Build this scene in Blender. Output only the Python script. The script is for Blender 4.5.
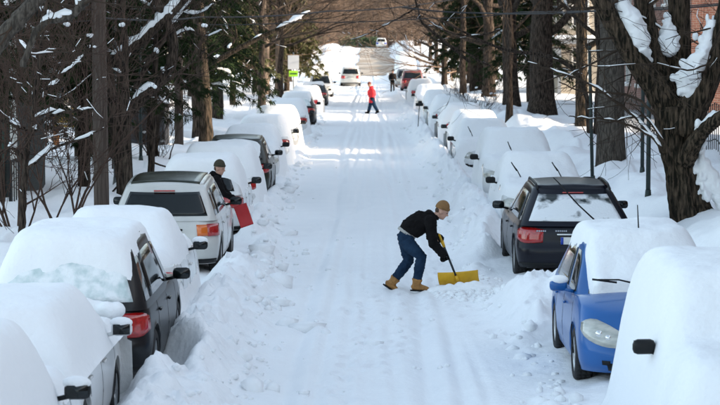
import bpy, bmesh, math, random
import numpy as np
from mathutils import Vector, Matrix

# ------------------------------------------------------------------ scene, camera, light
scn = bpy.context.scene
for o in list(bpy.data.objects):
    bpy.data.objects.remove(o)
COL = scn.collection
R = math.radians
CAM_H, FPX, HZ, VPX = 3.75, 2100.0, 46.0, 365.0
PITCH = math.atan((202.5 - HZ) / FPX)
YAW = math.atan((VPX - 360.0) / FPX)
cam_d = bpy.data.cameras.new('camera')
cam_d.sensor_width = 36.0
cam_d.lens = 36.0 * FPX / 720.0
cam_d.clip_end = 3000.0
cam_d.dof.use_dof = True
cam_d.dof.focus_distance = 31.0
cam_d.dof.aperture_fstop = 5.0
cam = bpy.data.objects.new('camera', cam_d)
COL.objects.link(cam)
cam.location = (0, 0, CAM_H)
cam.rotation_euler = (math.pi / 2 - PITCH, 0, YAW)
scn.camera = cam

SUN_EL, SUN_AZ = R(13.5), R(97.0)          # azimuth clockwise from +Y (up the street); the sun stands to the right
sun_dir = Vector((math.sin(SUN_AZ) * math.cos(SUN_EL), math.cos(SUN_AZ) * math.cos(SUN_EL), math.sin(SUN_EL)))
world = bpy.data.worlds.new('World')
scn.world = world
world.use_nodes = True
wn = world.node_tree.nodes; wl = world.node_tree.links
sky = wn.new('ShaderNodeTexSky')
sky.sky_type = 'NISHITA'
sky.sun_disc = False
sky.sun_elevation = SUN_EL
sky.sun_rotation = SUN_AZ
sky.dust_density = 2.0
sky.ozone_density = 0.6
hs = wn.new('ShaderNodeHueSaturation')
hs.inputs['Hue'].default_value = 0.490
hs.inputs['Saturation'].default_value = 0.74
wl.new(sky.outputs[0], hs.inputs['Color'])
wl.new(hs.outputs[0], wn['Background'].inputs['Color'])
wn['Background'].inputs['Strength'].default_value = 0.15
sun_d = bpy.data.lights.new('sun', 'SUN')
sun_d.energy = 2.1
sun_d.angle = R(0.6)
sun_d.color = (1.0, 0.86, 0.68)
sun = bpy.data.objects.new('sun', sun_d)
COL.objects.link(sun)
sun.location = (60, 0, 40)
sun.rotation_euler = sun_dir.to_track_quat('Z', 'Y').to_euler()
scn.view_settings.view_transform = 'Standard'
scn.view_settings.look = 'None'
scn.view_settings.exposure = 1.95
scn.view_settings.gamma = 1.0

rng = random.Random(11)
nrg = np.random.default_rng(5)

# ------------------------------------------------------------------ pixel helpers (720 x 405 photo pixels -> world rays)
_m = cam.rotation_euler.to_matrix()
def ray(px, py):
    return _m @ Vector(((px - 360.0) / FPX, (202.5 - py) / FPX, -1.0))
def at(px, py, Y):
    d = ray(px, py); k = Y / d.y
    return Vector((d.x * k, Y, CAM_H + d.z * k))

# ------------------------------------------------------------------ numpy noise
def _h(ix, iy, s):
    n = (ix.astype(np.int64) * 374761393 + iy.astype(np.int64) * 668265263 + s * 982451653) & 0x7fffffff
    n = ((n ^ (n >> 13)) * 1274126177) & 0x7fffffff
    n = (n ^ (n >> 16)) & 0xffff
    return n / 65535.0
def vnoise(x, y, s=0):
    ix = np.floor(x); iy = np.floor(y)
    fx = x - ix; fy = y - iy
    fx = fx * fx * fx * (fx * (fx * 6 - 15) + 10); fy = fy * fy * fy * (fy * (fy * 6 - 15) + 10)
    a = _h(ix, iy, s); b = _h(ix + 1, iy, s); c = _h(ix, iy + 1, s); d = _h(ix + 1, iy + 1, s)
    return (a + (b - a) * fx) * (1 - fy) + (c + (d - c) * fx) * fy * 1.0
def fbm(x, y, s=0, o=3):
    r = 0; a = 0.5; t = 0
    for k in range(o):
        r = r + a * (vnoise(x, y, s + k * 7) * 2 - 1); t += a
        x = x * 2.03 + 3.1; y = y * 2.03 - 1.7; a *= 0.5
    return r / t
def ss(a, b, x):
    t = np.clip((x - a) / (b - a), 0, 1)
    return t * t * (3 - 2 * t)

# ------------------------------------------------------------------ materials
MATS = {}
def mat(name, col, rough=0.6, metal=0.0, var=0.0, vscale=6.0, bump=0.0, bscale=20.0, coat=0.0, spec=0.5, col2=None, thresh=None, stretch=None, detail=4.0):
    if name in MATS: return MATS[name]
    m = bpy.data.materials.new(name); m.use_nodes = True
    nt = m.node_tree; b = nt.nodes['Principled BSDF']
    b.inputs['Base Color'].default_value = (*col, 1)
    b.inputs['Roughness'].default_value = rough
    b.inputs['Metallic'].default_value = metal
    b.inputs['Specular IOR Level'].default_value = spec
    if coat:
        b.inputs['Coat Weight'].default_value = coat
        b.inputs['Coat Roughness'].default_value = 0.12
    tc = nt.nodes.new('ShaderNodeTexCoord'); src = tc.outputs['Object']
    if stretch:
        mp = nt.nodes.new('ShaderNodeMapping'); mp.inputs['Scale'].default_value = stretch
        nt.links.new(src, mp.inputs['Vector']); src = mp.outputs[0]
    if var or col2:
        n = nt.nodes.new('ShaderNodeTexNoise'); n.inputs['Scale'].default_value = vscale; n.inputs['Detail'].default_value = detail
        nt.links.new(src, n.inputs['Vector'])
        rp = nt.nodes.new('ShaderNodeValToRGB')
        lo, hi = thresh or (0.3, 0.7)
        rp.color_ramp.elements[0].position = lo; rp.color_ramp.elements[1].position = hi
        c2 = col2 or tuple(min(1, c * (1 + var)) for c in col)
        c1 = col if col2 else tuple(c * (1 - var) for c in col)
        rp.color_ramp.elements[0].color = (*c1, 1); rp.color_ramp.elements[1].color = (*c2, 1)
        nt.links.new(n.outputs['Fac'], rp.inputs[0]); nt.links.new(rp.outputs[0], b.inputs['Base Color'])
    if bump:
        n2 = nt.nodes.new('ShaderNodeTexNoise'); n2.inputs['Scale'].default_value = bscale; n2.inputs['Detail'].default_value = 5
        nt.links.new(src, n2.inputs['Vector'])
        bp = nt.nodes.new('ShaderNodeBump'); bp.inputs['Strength'].default_value = bump; bp.inputs['Distance'].default_value = 0.03
        nt.links.new(n2.outputs['Fac'], bp.inputs['Height']); nt.links.new(bp.outputs[0], b.inputs['Normal'])
    MATS[name] = m
    return m

SNOW = mat('snow', (0.86, 0.87, 0.88), 0.6, bump=0.45, bscale=14.0, spec=0.2)
SNOWG = mat('ground_snow', (0.845, 0.85, 0.865), 0.6, col2=(0.875, 0.88, 0.89), vscale=1.6, bump=0.55, bscale=12.0, spec=0.2)
GLASS = mat('car_glass', (0.006, 0.009, 0.010), 0.08, spec=0.4)
FROST = mat('frosted_glass', (0.02, 0.03, 0.03), 0.35, col2=(0.78, 0.8, 0.82), vscale=3.2, thresh=(0.34, 0.47), bump=0.3, bscale=30, detail=6)
ICED = mat('iced_glass', (0.50, 0.60, 0.60), 0.6, col2=(0.82, 0.85, 0.86), vscale=7.0, thresh=(0.35, 0.6), bump=0.5, bscale=25, detail=6)
TYRE = mat('tyre_rubber', (0.012, 0.012, 0.013), 0.8, bump=0.3, bscale=40)
RIM = mat('rim_alloy', (0.45, 0.46, 0.47), 0.35, metal=0.8)
BLACKP = mat('black_plastic', (0.007, 0.008, 0.009), 0.5, spec=.25)
CHROME = mat('chrome', (0.6, 0.61, 0.62), 0.15, metal=1.0)
REDL = mat('red_lens', (0.36, 0.010, 0.010), 0.12, spec=0.7, coat=0.6, var=0.25, vscale=30)
REDL2 = mat('dark_red_lens', (0.16, 0.006, 0.007), 0.14, spec=0.6, coat=0.4, var=0.2, vscale=30)
AMBER = mat('amber_lens', (0.62, 0.13, 0.012), 0.15, spec=0.6, coat=0.5)
CLEAR = mat('clear_lens', (0.30, 0.31, 0.28), 0.08, spec=0.8, coat=0.9, col2=(0.55, 0.54, 0.48), vscale=7, stretch=(1, 1, 3))
REFL = mat('lamp_reflector', (0.75, 0.76, 0.75), 0.12, metal=0.9)
PLATE = mat('plate_white', (0.62, 0.62, 0.60), 0.5)
PLATEB = mat('plate_blue', (0.012, 0.05, 0.36), 0.5)
SEAM = mat('panel_gap', (0.01, 0.01, 0.01), 0.9)
UNDER = mat('underbody', (0.012, 0.012, 0.012), 0.9)
def paint(name, c, **k):
    return mat('paint_' + name, c, 0.38, var=0.12, vscale=2.2, coat=0.7, **k)
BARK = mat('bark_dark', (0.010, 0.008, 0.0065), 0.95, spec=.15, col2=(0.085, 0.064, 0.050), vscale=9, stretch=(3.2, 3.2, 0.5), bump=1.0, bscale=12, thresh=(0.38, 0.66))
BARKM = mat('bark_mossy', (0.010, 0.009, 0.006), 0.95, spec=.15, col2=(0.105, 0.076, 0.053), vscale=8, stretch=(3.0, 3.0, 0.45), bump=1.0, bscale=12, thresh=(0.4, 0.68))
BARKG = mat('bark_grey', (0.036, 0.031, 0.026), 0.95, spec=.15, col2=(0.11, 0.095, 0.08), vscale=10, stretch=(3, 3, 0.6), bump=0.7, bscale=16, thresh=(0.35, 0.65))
TWIG = mat('twig_brown', (0.046, 0.033, 0.024), 0.85, spec=.15, var=0.35, vscale=2.0)
TWIGR = mat('twig_reddish', (0.062, 0.040, 0.031), 0.85, spec=.15, var=0.3, vscale=2.0)
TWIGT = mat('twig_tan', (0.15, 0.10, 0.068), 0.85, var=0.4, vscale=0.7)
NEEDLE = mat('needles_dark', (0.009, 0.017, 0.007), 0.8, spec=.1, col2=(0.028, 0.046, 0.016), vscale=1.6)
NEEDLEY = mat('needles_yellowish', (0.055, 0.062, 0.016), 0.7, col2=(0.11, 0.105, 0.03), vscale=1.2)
POLEW = mat('pole_wood', (0.050, 0.038, 0.032), 0.95, spec=.15, col2=(0.105, 0.084, 0.072), vscale=7, stretch=(4, 4, 0.25), bump=0.5, bscale=30)
STEEL = mat('galvanised_steel', (0.16, 0.17, 0.17), 0.5, metal=0.5, var=0.15)
STEELG = mat('green_steel', (0.014, 0.026, 0.024), 0.5, metal=0.2, var=0.15)
IRON = mat('black_iron', (0.01, 0.01, 0.011), 0.6)
WIRE = mat('cable_black', (0.008, 0.008, 0.010), 0.6)

# ------------------------------------------------------------------ object helpers
def mesh(name, v, f, m, parent=None, smooth=True, loc=None, auto=None):
    me = bpy.data.meshes.new(name)
    if isinstance(v, np.ndarray): v = v.tolist()
    if isinstance(f, np.ndarray): f = f.tolist()
    me.from_pydata(v, [], f)
    if smooth: me.polygons.foreach_set('use_smooth', np.ones(len(me.polygons), dtype=bool))
    if m: me.materials.append(m)
    me.update()
    o = bpy.data.objects.new(name, me); COL.objects.link(o)
    if parent: o.parent = parent
    if loc: o.location = loc
    return o
def share(name, me, parent=None, loc=(0, 0, 0), rot=(0, 0, 0), sc=(1, 1, 1)):
    o = bpy.data.objects.new(name, me); COL.objects.link(o)
    if parent: o.parent = parent
    o.location = loc; o.rotation_euler = rot; o.scale = sc
    return o
def empty(name, loc=(0, 0, 0), rz=0.0):
    o = bpy.data.objects.new(name, None); COL.objects.link(o)
    o.location = loc; o.rotation_euler = (0, 0, rz); o.empty_display_size = 0.2
    return o
def tag(o, label, cat, group=None):
    o['label'] = label; o['category'] = cat
    if group: o['group'] = group
    return o
def copy_tree(o, parent=None):
    c = o.copy(); COL.objects.link(c); c.parent = parent
    for ch in list(o.children): copy_tree(ch, c)
    return c

class MB:
    def __init__(s): s.v = []; s.f = []
    def add(s, v, f):
        n = len(s.v); s.v.extend(v); s.f.extend([tuple(i + n for i in q) for q in f])
    def box(s, c, d, rot=None, bev=0.0):
        hx, hy, hz = d[0] / 2, d[1] / 2, d[2] / 2
        if bev <= 0:
            P = [Vector((x, y, z)) for z in (-hz, hz) for y in (-hy, hy) for x in (-hx, hx)]
            F = [(0, 2, 3, 1), (4, 5, 7, 6), (0, 1, 5, 4), (2, 6, 7, 3), (0, 4, 6, 2), (1, 3, 7, 5)]
        else:
            b = min(bev, hx * .95, hy * .95, hz * .95)
            bm = bmesh.new(); bmesh.ops.create_cube(bm, size=1.0)
            for w in bm.verts: w.co = Vector((w.co.x * d[0], w.co.y * d[1], w.co.z * d[2]))
            bmesh.ops.bevel(bm, geom=bm.edges[:], offset=b, segments=2, profile=0.5, affect='EDGES')
            bm.verts.index_update()
            P = [w.co.copy() for w in bm.verts]; F = [tuple(w.index for w in q.verts) for q in bm.faces]; bm.free()
        if rot is not None: P = [rot @ p for p in P]
        c = Vector(c)
        s.add([tuple(p + c) for p in P], F); return s
    def bar(s, a, b, w, h=None, up=(0, 0, 1), bev=0.0):
        a = Vector(a); b = Vector(b); d = b - a; L = d.length
        q = d.to_track_quat('X', 'Z').to_matrix()
        return s.box((a + b) / 2, (L, w, h or w), q, bev)
    def tube(s, pts, rad, n=8, flat=None, cap=True, side=None, jit=0.0, rg=None, ridge=0.0):
        pts = [Vector(p) for p in pts]; m = len(pts)
        base = len(s.v); prev = None
        if ridge:
            ka, kb = np.meshgrid(np.arange(n) / n * 2 * math.pi, np.arange(m))
            RG = 1 + ridge * (fbm(np.cos(ka) * 4.5 + kb * .03, np.sin(ka) * 4.5 + kb * .05, int(rg.random() * 50), 3) * 1.6)
        for i, p in enumerate(pts):
            t = (pts[min(i + 1, m - 1)] - pts[max(i - 1, 0)])
            if t.length < 1e-9: t = Vector((0, 0, 1))
            t.normalize()
            if side is not None: ref = Vector(side)
            elif prev is not None: ref = prev
            else: ref = Vector((1, 0, 0)) if abs(t.x) < 0.8 else Vector((0, 1, 0))
            u = ref - t * ref.dot(t)
            if u.length < 1e-6: u = Vector((0, 1, 0)) - t * t.y
            u.normalize(); w = t.cross(u); prev = u
            r = rad[i] if hasattr(rad, '__len__') else rad
            ra, rb = r if hasattr(r, '__len__') else (r, r)
            for k in range(n):
                a = 2 * math.pi * k / n
                j = (1 + (rg.uniform(-jit, jit) if jit else 0)) * (RG[i, k] if ridge else 1)
                q = p + u * (math.cos(a) * ra * j) + w * (math.sin(a) * rb * j)
                s.v.append((q.x, q.y, q.z))
        for i in range(m - 1):
            for k in range(n):
                k2 = (k + 1) % n
                s.f.append((base + i * n + k, base + i * n + k2, base + (i + 1) * n + k2, base + (i + 1) * n + k))
        if cap:
            s.f.append(tuple(base + k for k in range(n))[::-1])
            s.f.append(tuple(base + (m - 1) * n + k for k in range(n)))
        return s
    def ball(s, c, r, seg=10, ring=7, rot=None):
        rx, ry, rz = r if hasattr(r, '__len__') else (r, r, r)
        c = Vector(c); V = []; F = []
        for i in range(ring + 1):
            th = math.pi * i / ring
            for k in range(seg):
                ph = 2 * math.pi * k / seg
                p = Vector((rx * math.sin(th) * math.cos(ph), ry * math.sin(th) * math.sin(ph), rz * math.cos(th)))
                if rot is not None: p = rot @ p
                V.append(tuple(p + c))
        for i in range(ring):
            for k in range(seg):
                k2 = (k + 1) % seg
                F.append((i * seg + k, (i + 1) * seg + k, (i + 1) * seg + k2, i * seg + k2))
        s.add(V, F); return s
    def lathe_x(s, prof, n=24, c=(0, 0, 0)):
        V = []; F = []; m = len(prof)
        for k in range(n):
            a = 2 * math.pi * k / n
            for (x, r) in prof: V.append((c[0] + x, c[1] + r * math.cos(a), c[2] + r * math.sin(a)))
        for k in range(n):
            k2 = (k + 1) % n
            for i in range(m - 1): F.append((k * m + i, k * m + i + 1, k2 * m + i + 1, k2 * m + i))
        s.add(V, F); return s
    def build(s, name, m, parent=None, smooth=True, clean=False, **k):
        o = mesh(name, s.v, s.f, m, parent, smooth, **k)
        if clean:
            bm = bmesh.new(); bm.from_mesh(o.data)
            bmesh.ops.remove_doubles(bm, verts=bm.verts, dist=1e-4)
            bmesh.ops.dissolve_degenerate(bm, dist=1e-5, edges=bm.edges)
            bmesh.ops.recalc_face_normals(bm, faces=bm.faces)
            bm.to_mesh(o.data); bm.free()
        return o
def remesh(o, voxel, smooth=4):
    m = o.modifiers.new('r', 'REMESH'); m.mode = 'VOXEL'; m.voxel_size = voxel
    if smooth:
        k = o.modifiers.new('s', 'SMOOTH'); k.iterations = smooth; k.factor = 0.5
    dg = bpy.context.evaluated_depsgraph_get(); dg.update()
    me = bpy.data.meshes.new_from_object(o.evaluated_get(dg))
    mats = [x for x in o.data.materials]
    o.modifiers.clear(); o.data = me
    if not me.materials:
        for x in mats: me.materials.append(x)
    me.polygons.foreach_set('use_smooth', np.ones(len(me.polygons), dtype=bool))
    return o

# ------------------------------------------------------------------ ground
XL = ([10, 18, 22, 28, 36, 45, 60, 120, 200], [-1.35, -1.25, -1.15, -1.0, -1.3, -1.75, -1.9, -1.95, -2.0])
XR = ([10, 18, 22, 26, 30, 33, 37, 45, 60, 120, 200], [2.0, 1.95, 1.9, 1.8, 1.55, 1.5, 1.5, 1.6, 1.7, 1.85, 2.0])
DUG = {-1: [(22.0, 23.6), (33.4, 39.6)], 1: [(21.6, 26.2), (31.4, 36.5)]}
_fr = random.Random(21); FOOT = []
for (x0, y0, x1, y1) in ((-2.0, 38.4, .7, 32.5), (.2, 24, .9, 31.5), (1.8, 27, 1.2, 31.5), (-.9, 28, .6, 32), (1.5, 40, .9, 33), (-1.6, 39.5, .4, 52), (-.6, 19, .2, 30)):
    L_n = int(math.hypot(x1 - x0, y1 - y0) / .36)
    for k in range(L_n):
        t = k / L_n; a = math.atan2(y1 - y0, x1 - x0); s = .13 * (1 if k % 2 else -1)
        FOOT.append((x0 + (x1 - x0) * t - math.sin(a) * s + _fr.uniform(-.1, .1), y0 + (y1 - y0) * t + math.cos(a) * s + _fr.uniform(-.1, .1), a + _fr.uniform(-.4, .4)))
def gz(x, y):
    x = np.asarray(x, float); y = np.asarray(y, float)
    hill = 3.4 * ss(190, 370, y)
    n1 = fbm(x * 0.8, y * 0.5, 1, 3); n2 = fbm(x * 2.6, y * 1.7, 2, 3); n3 = fbm(x * 7.5, y * 4.6, 3, 2)
    bil = np.abs(fbm(x * 3.6, y * 2.4, 4, 3)); bil2 = np.abs(fbm(x * 9.0, y * 6.0, 14, 2))
    xl = np.interp(y, *XL) + 0.16 * fbm(y * 0.9, y * 0 + 2, 8, 3); xr = np.interp(y, *XR) + 0.16 * fbm(y * 0.9, y * 0 + 5, 9, 3)
    z = 0.014 * n1 + 0.018 * n2 + 0.010 * n3 * (0.5 + 0.5 * n1)
    if x.size > 3000:
        for (fx_, fy_, fa_) in FOOT:
            m = (np.abs(y - fy_) < .5) & (np.abs(x - fx_) < .5)
            if m.any():
                dx = x[m] - fx_; dy = y[m] - fy_; u = dx * math.cos(fa_) + dy * math.sin(fa_); w = -dx * math.sin(fa_) + dy * math.cos(fa_)
                q = (u / .15) ** 2 + (w / .07) ** 2
                z[m] += -.045 * np.exp(-q ** 2) + .014 * np.exp(-((np.sqrt(q) - 1.35) / .3) ** 2)
    trk = 0
    for c, w, d in ((-0.78, .10, .050), (-0.52, .07, .030), (-0.30, .05, .02), (0.70, .10, .050), (0.98, .07, .034), (1.22, .05, .02), (0.12, .05, .018), (-0.08, .04, .015), (0.42, .05, .02)):
        cc = c + 0.10 * np.sin(y * 0.11 + c * 5) + 0.05 * fbm(y * .25, y * 0 + c * 9, 6, 2)
        trk = trk - d * np.exp(-((x - cc) / w) ** 2) + 0.5 * d * np.exp(-((x - cc - w * 2.1) / w) ** 2)
    z = z + trk * (np.abs(x) < 2.2)
    for side, xe in ((-1, xl), (1, xr)):
        a = x * side; e = np.abs(xe)
        hb = 0.40 + 0.15 * fbm(y * 0.22, y * 0 + side * 4, 7, 3) + (0.10 if side < 0 else 0.06)
        hb = hb * (1 - 0.55 * ss(60, 120, y))
        rise = ss(0, 0.95 if side < 0 else 0.8, a - e + 0.14 * n2)
        dug = 0
        for (d0, d1) in DUG[side]:
            dug = np.maximum(dug, ss(d0 - .5, d0 + .1, y) * (1 - ss(d1 - .1, d1 + .5, y)))
        inner = 2.46 - 0.45 * dug + (0.34 * ss(38, 42, y) if side > 0 else 0)
        fall = 1 - ss(inner - 0.35, inner + 0.15, a)
        bank = hb * rise * (0.12 + 0.88 * fall) * (a < 6)
        verge = ss(4.0, 5.6, a) * (1.0 if side > 0 else 0.5) + 0.16 * ss(2.3, 2.7, a) * (1 - ss(4.0, 4.4, a)) * 0.4
        mk = rise * fall
        z = z + bank + verge * (1 + 0.25 * n1) + mk * (0.25 * (0.28 - bil) + 0.06 * n3 + 0.10 * (0.24 - bil2) + 0.09 * n2) + ss(4.2, 6, a) * 0.09 * n1
    # the spot being shovelled, in front of the wagon on the right
    pit = np.exp(-(((x - 1.75) / 0.55) ** 2 + ((y - 31.6) / 1.6) ** 2))
    z = z * (1 - 0.9 * np.clip(pit * 1.3, 0, 1)) + 0.03 * bil * pit
    pile = np.exp(-(((x - 2.75) / 0.75) ** 2 + ((y - 29.0) / 1.5) ** 2))
    z = z + 0.55 * pile * (0.85 + 0.5 * bil + 0.1 * n3)
    flat = ss(225, 250, y) * (1 - ss(2.6, 5, np.abs(x - 1.5)))
    z = z + .25 * ss(225, 260, y) * ss(2.3, 4, np.abs(x - 1.5)) * (1 - ss(8, 12, np.abs(x - 1.5)))
    z = z * (1 - flat)
    return z + hill
def gz1(x, y): return float(gz(np.array([x]), np.array([y]))[0])

xs = np.concatenate([-np.geomspace(7, 220, 34)[::-1], np.arange(-6.95, 7.0, 0.055), np.geomspace(7, 220, 34)])
ys = np.concatenate([np.linspace(-60, 12, 14), 1.0 / np.linspace(1 / 13.0, 1 / 520.0, 640), [700, 1100, 1800]])
GX, GY = np.meshgrid(xs, ys)
GZ = gz(GX, GY)
nx, ny = len(xs), len(ys)
V = np.stack([GX.ravel(), GY.ravel(), GZ.ravel()], 1)
ii = (np.arange(ny - 1)[:, None] * nx + np.arange(nx - 1)[None, :]).ravel()
F = np.stack([ii, ii + 1, ii + nx + 1, ii + nx], 1)
g = mesh('snowy_ground', V, F, SNOWG); g['kind'] = 'structure'
# cleared roadway at the top of the street
ASPH = mat('sanded_asphalt', (0.29, 0.235, 0.18), 0.85, col2=(0.60, 0.55, 0.49), vscale=0.22, thresh=(.42, .72), bump=0.3, bscale=4, detail=8)
rx = np.linspace(-0.9, 3.9, 9); ry = np.linspace(232, 420, 40)
RX, RY = np.meshgrid(rx, ry)
RX = RX + np.where(np.abs(RX - 1.5) > 2, np.sign(RX - 1.5) * .7 * fbm(RY * .06, RX * 0 + np.sign(RX), 33, 4), 0)
RZ = gz(RX, RY) + 0.05
ii = (np.arange(39)[:, None] * 9 + np.arange(8)[None, :]).ravel()
r = mesh('road', np.stack([RX.ravel(), RY.ravel(), RZ.ravel()], 1), np.stack([ii, ii + 1, ii + 10, ii + 9], 1), ASPH); r['kind'] = 'structure'

# snow clods thrown up along the banks
def ico():
    bm = bmesh.new(); bmesh.ops.create_icosphere(bm, subdivisions=1, radius=1.0)
    v = np.array([w.co for w in bm.verts]); bm.verts.index_update()
    f = np.array([[w.index for w in q.verts] for q in bm.faces]); bm.free(); return v, f
IV, IF = ico()
cv = []; cf = []; nb = 0
def clods(x, y, rr, flat=.9):
    global nb
    z = gz(x, y)
    for xx, yy, zz, r1 in zip(x, y, z, rr):
        v = IV * (1 + nrg.uniform(-.30, .30, (len(IV), 1))) * np.array([nrg.uniform(.8, 1.4), nrg.uniform(.8, 1.4), nrg.uniform(.5, flat)]) * r1
        cv.append(v + np.array([xx, yy, zz + r1 * 0.12])); cf.append(IF + nb); nb += len(IV)
N = 620
y = 1.0 / nrg.uniform(1 / 115.0, 1 / 19.0, N); sd_ = np.where(nrg.random(N) < .6, -1, 1)
e = np.where(sd_ < 0, np.abs(np.interp(y, *XL)), np.interp(y, *XR))
road = nrg.random(N) < .13
off = np.where(road, nrg.uniform(-1.3, 0, N), nrg.normal(.26, .24, N)); off = np.where(e + off > 2.2, nrg.uniform(-.1, .4, N), off)
rr = np.clip(nrg.lognormal(-3.45, .75, N), .010, .17) * np.where(road, .55, 1) * (1 + y / 220)
clods(sd_ * (e + off), y, rr)
N = 420
x = nrg.normal(1.6, .36, N); y = nrg.normal(31.9, .45, N); k = x > 1.05
clods(x[k], y[k], np.clip(nrg.lognormal(-3.5, .5, k.sum()), .012, .07))
c = mesh('snow_clods', np.concatenate(cv), np.concatenate(cf), SNOW); c['kind'] = 'stuff'
c['label'] = 'loose lumps of snow along the ploughed banks'; c['category'] = 'snow'

# ------------------------------------------------------------------ cars
KIND = {
 'suv':   dict(L=4.45, W=1.80, H=1.68, zb=1.00, nose=0.84, cowl=1.02, gyr=(0.10, 0.36), gyf=(1.22, 1.95), tum=0.20, wr=0.345, zs=0.27),
 'hatch': dict(L=4.00, W=1.74, H=1.50, zb=0.92, nose=0.70, cowl=0.96, gyr=(0.10, 0.52), gyf=(0.92, 1.72), tum=0.20, wr=0.31, zs=0.20),
 'sedan': dict(L=4.60, W=1.78, H=1.45, zb=0.90, nose=0.70, cowl=0.94, gyr=(0.62, 1.35), gyf=(1.28, 2.05), tum=0.22, wr=0.315, zs=0.20),
 'wagon': dict(L=4.65, W=1.82, H=1.56, zb=0.96, nose=0.76, cowl=0.98, gyr=(0.06, 0.58), gyf=(1.25, 2.05), tum=0.27, wr=0.335, zs=0.22),
 'van':   dict(L=4.80, W=1.92, H=1.80, zb=1.05, nose=0.85, cowl=1.08, gyr=(0.06, 0.26), gyf=(0.95, 1.75), tum=0.18, wr=0.335, zs=0.22),
}
class Shape: pass
def make_shape(kind, **ov):
    p = dict(KIND[kind]); p.update(ov); S = Shape(); S.__dict__.update(p); S.kind = kind
    S.wy = (-S.L / 2 + 0.80, S.L / 2 - 0.86)
    S.arch = S.wr + 0.055
    return S
def interp(t, xs_, ys_):
    return float(np.interp(t, xs_, ys_))
def ring_pt(u, yr, yf, w, rr, rf, bowr, bowf):
    """right half outline: u 0..1 rear face, 1..2 corner, 2..3 side, 3..4 corner, 4..5 front face"""
    if u <= 1: x, y = (w - rr) * u, yr
    elif u <= 2:
        a = (u - 1) * math.pi / 2; x, y = w - rr + rr * math.sin(a), yr + rr * (1 - math.cos(a))
    elif u <= 3: x, y = w, yr + rr + (yf - rf - yr - rr) * (u - 2)
    elif u <= 4:
        a = (u - 3) * math.pi / 2; x, y = w - rf + rf * math.cos(a), yf - rf + rf * math.sin(a)
    else: x, y = (w - rf) * (5 - u), yf
    ym = (yr + yf) / 2; k = (y - ym) / ((yf - yr) / 2)
    q = (x / w) ** 2
    x *= 1 - 0.035 * abs(k) ** 3
    y = y - (bowf if k > 0 else -bowr) * q * abs(k) ** 6
    return x, y
def ztop(S, y):
    yf = S.L / 2; yw = yf - S.gyf[0]
    if y > yw:
        t = (y - yw) / (yf - yw)
        return S.cowl + (S.nose - S.cowl) * (t ** 1.6)
    if S.kind == 'sedan' and y < -S.L / 2 + S.gyr[0]: return S.zb + 0.03
    t = min(1, (yw - y) / 0.5)
    return S.cowl + (S.zb - S.cowl) * t
def low(S, u, t):
    tw = interp(t, [0, .2, .45, .72, .9, 1], [.945, .985, 1.0, .985, .965, .93])
    yf = S.L / 2 - interp(t, [0, .12, .4, .62, .85, 1], [.10, .02, 0, .05, .10, .22])
    yr = -S.L / 2 + interp(t, [0, .12, .42, .55, .8, 1], [.10, .02, 0, .06, .08, .13])
    x, y = ring_pt(u, yr, yf, S.W / 2 * tw, .30, .32, .08, .15)
    z = S.zs + t * (ztop(S, y) - S.zs)
    return Vector((x, y, z))
def gh(S, u, t):
    zr = S.H; w0 = S.W / 2 * 0.95; w = w0 - S.tum * (t ** 1.15)
    yr = -S.L / 2 + S.gyr[0] + (S.gyr[1] - S.gyr[0]) * (t ** 1.25)
    yf = S.L / 2 - S.gyf[0] - (S.gyf[1] - S.gyf[0]) * (t ** 1.1)
    x, y = ring_pt(u, yr, yf, w, .20, .17, .09, .16)
    y0 = -S.L / 2 + S.gyr[0]; y1 = S.L / 2 - S.gyf[0]
    arc = 0.10 * ((y - (y0 + y1) / 2 - .1) / ((y1 - y0) / 2)) ** 2
    zbase = ztop(S, y) - 0.04
    return Vector((x, y, zbase + t * (zr - 0.05 - arc - zbase)))
USEQ = [i / 5 for i in range(6)] + [1 + i / 5 for i in range(1, 6)] + [2 + i / 44 for i in range(1, 45)] + [3 + i / 6 for i in range(1, 7)] + [4 + i / 6 for i in range(1, 7)]
def shell(mb, fn, ts, cap=None, arch=None):
    n = len(USEQ)
    for sgn in (1, -1):
        base = len(mb.v)
        for t in ts:
            for u in USEQ:
                p = fn(u, t)
                z = p.z
                if arch and 1.2 < u < 3.7:
                    z = max(z, arch(p.y))
                mb.v.append((p.x * sgn, p.y, z))
        for i in range(len(ts) - 1):
            for k in range(n - 1):
                q = (base + i * n + k, base + i * n + k + 1, base + (i + 1) * n + k + 1, base + (i + 1) * n + k)
                mb.f.append(q if sgn > 0 else q[::-1])
    if cap:   # close the top with a crowned sheet
        m = 10; base = len(mb.v)
        for u in USEQ:
            p = fn(u, ts[-1])
            for j in range(m + 1):
                s = 1 - 2 * j / m
                mb.v.append((p.x * s, p.y, p.z + cap * (1 - s * s) * min(1, (p.x / 0.5) ** 2 if p.x < .5 else 1)))
        for k in range(n - 1):
            for j in range(m):
                mb.f.append((base + k * (m + 1) + j, base + (k + 1) * (m + 1) + j, base + (k + 1) * (m + 1) + j + 1, base + k * (m + 1) + j + 1))
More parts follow.
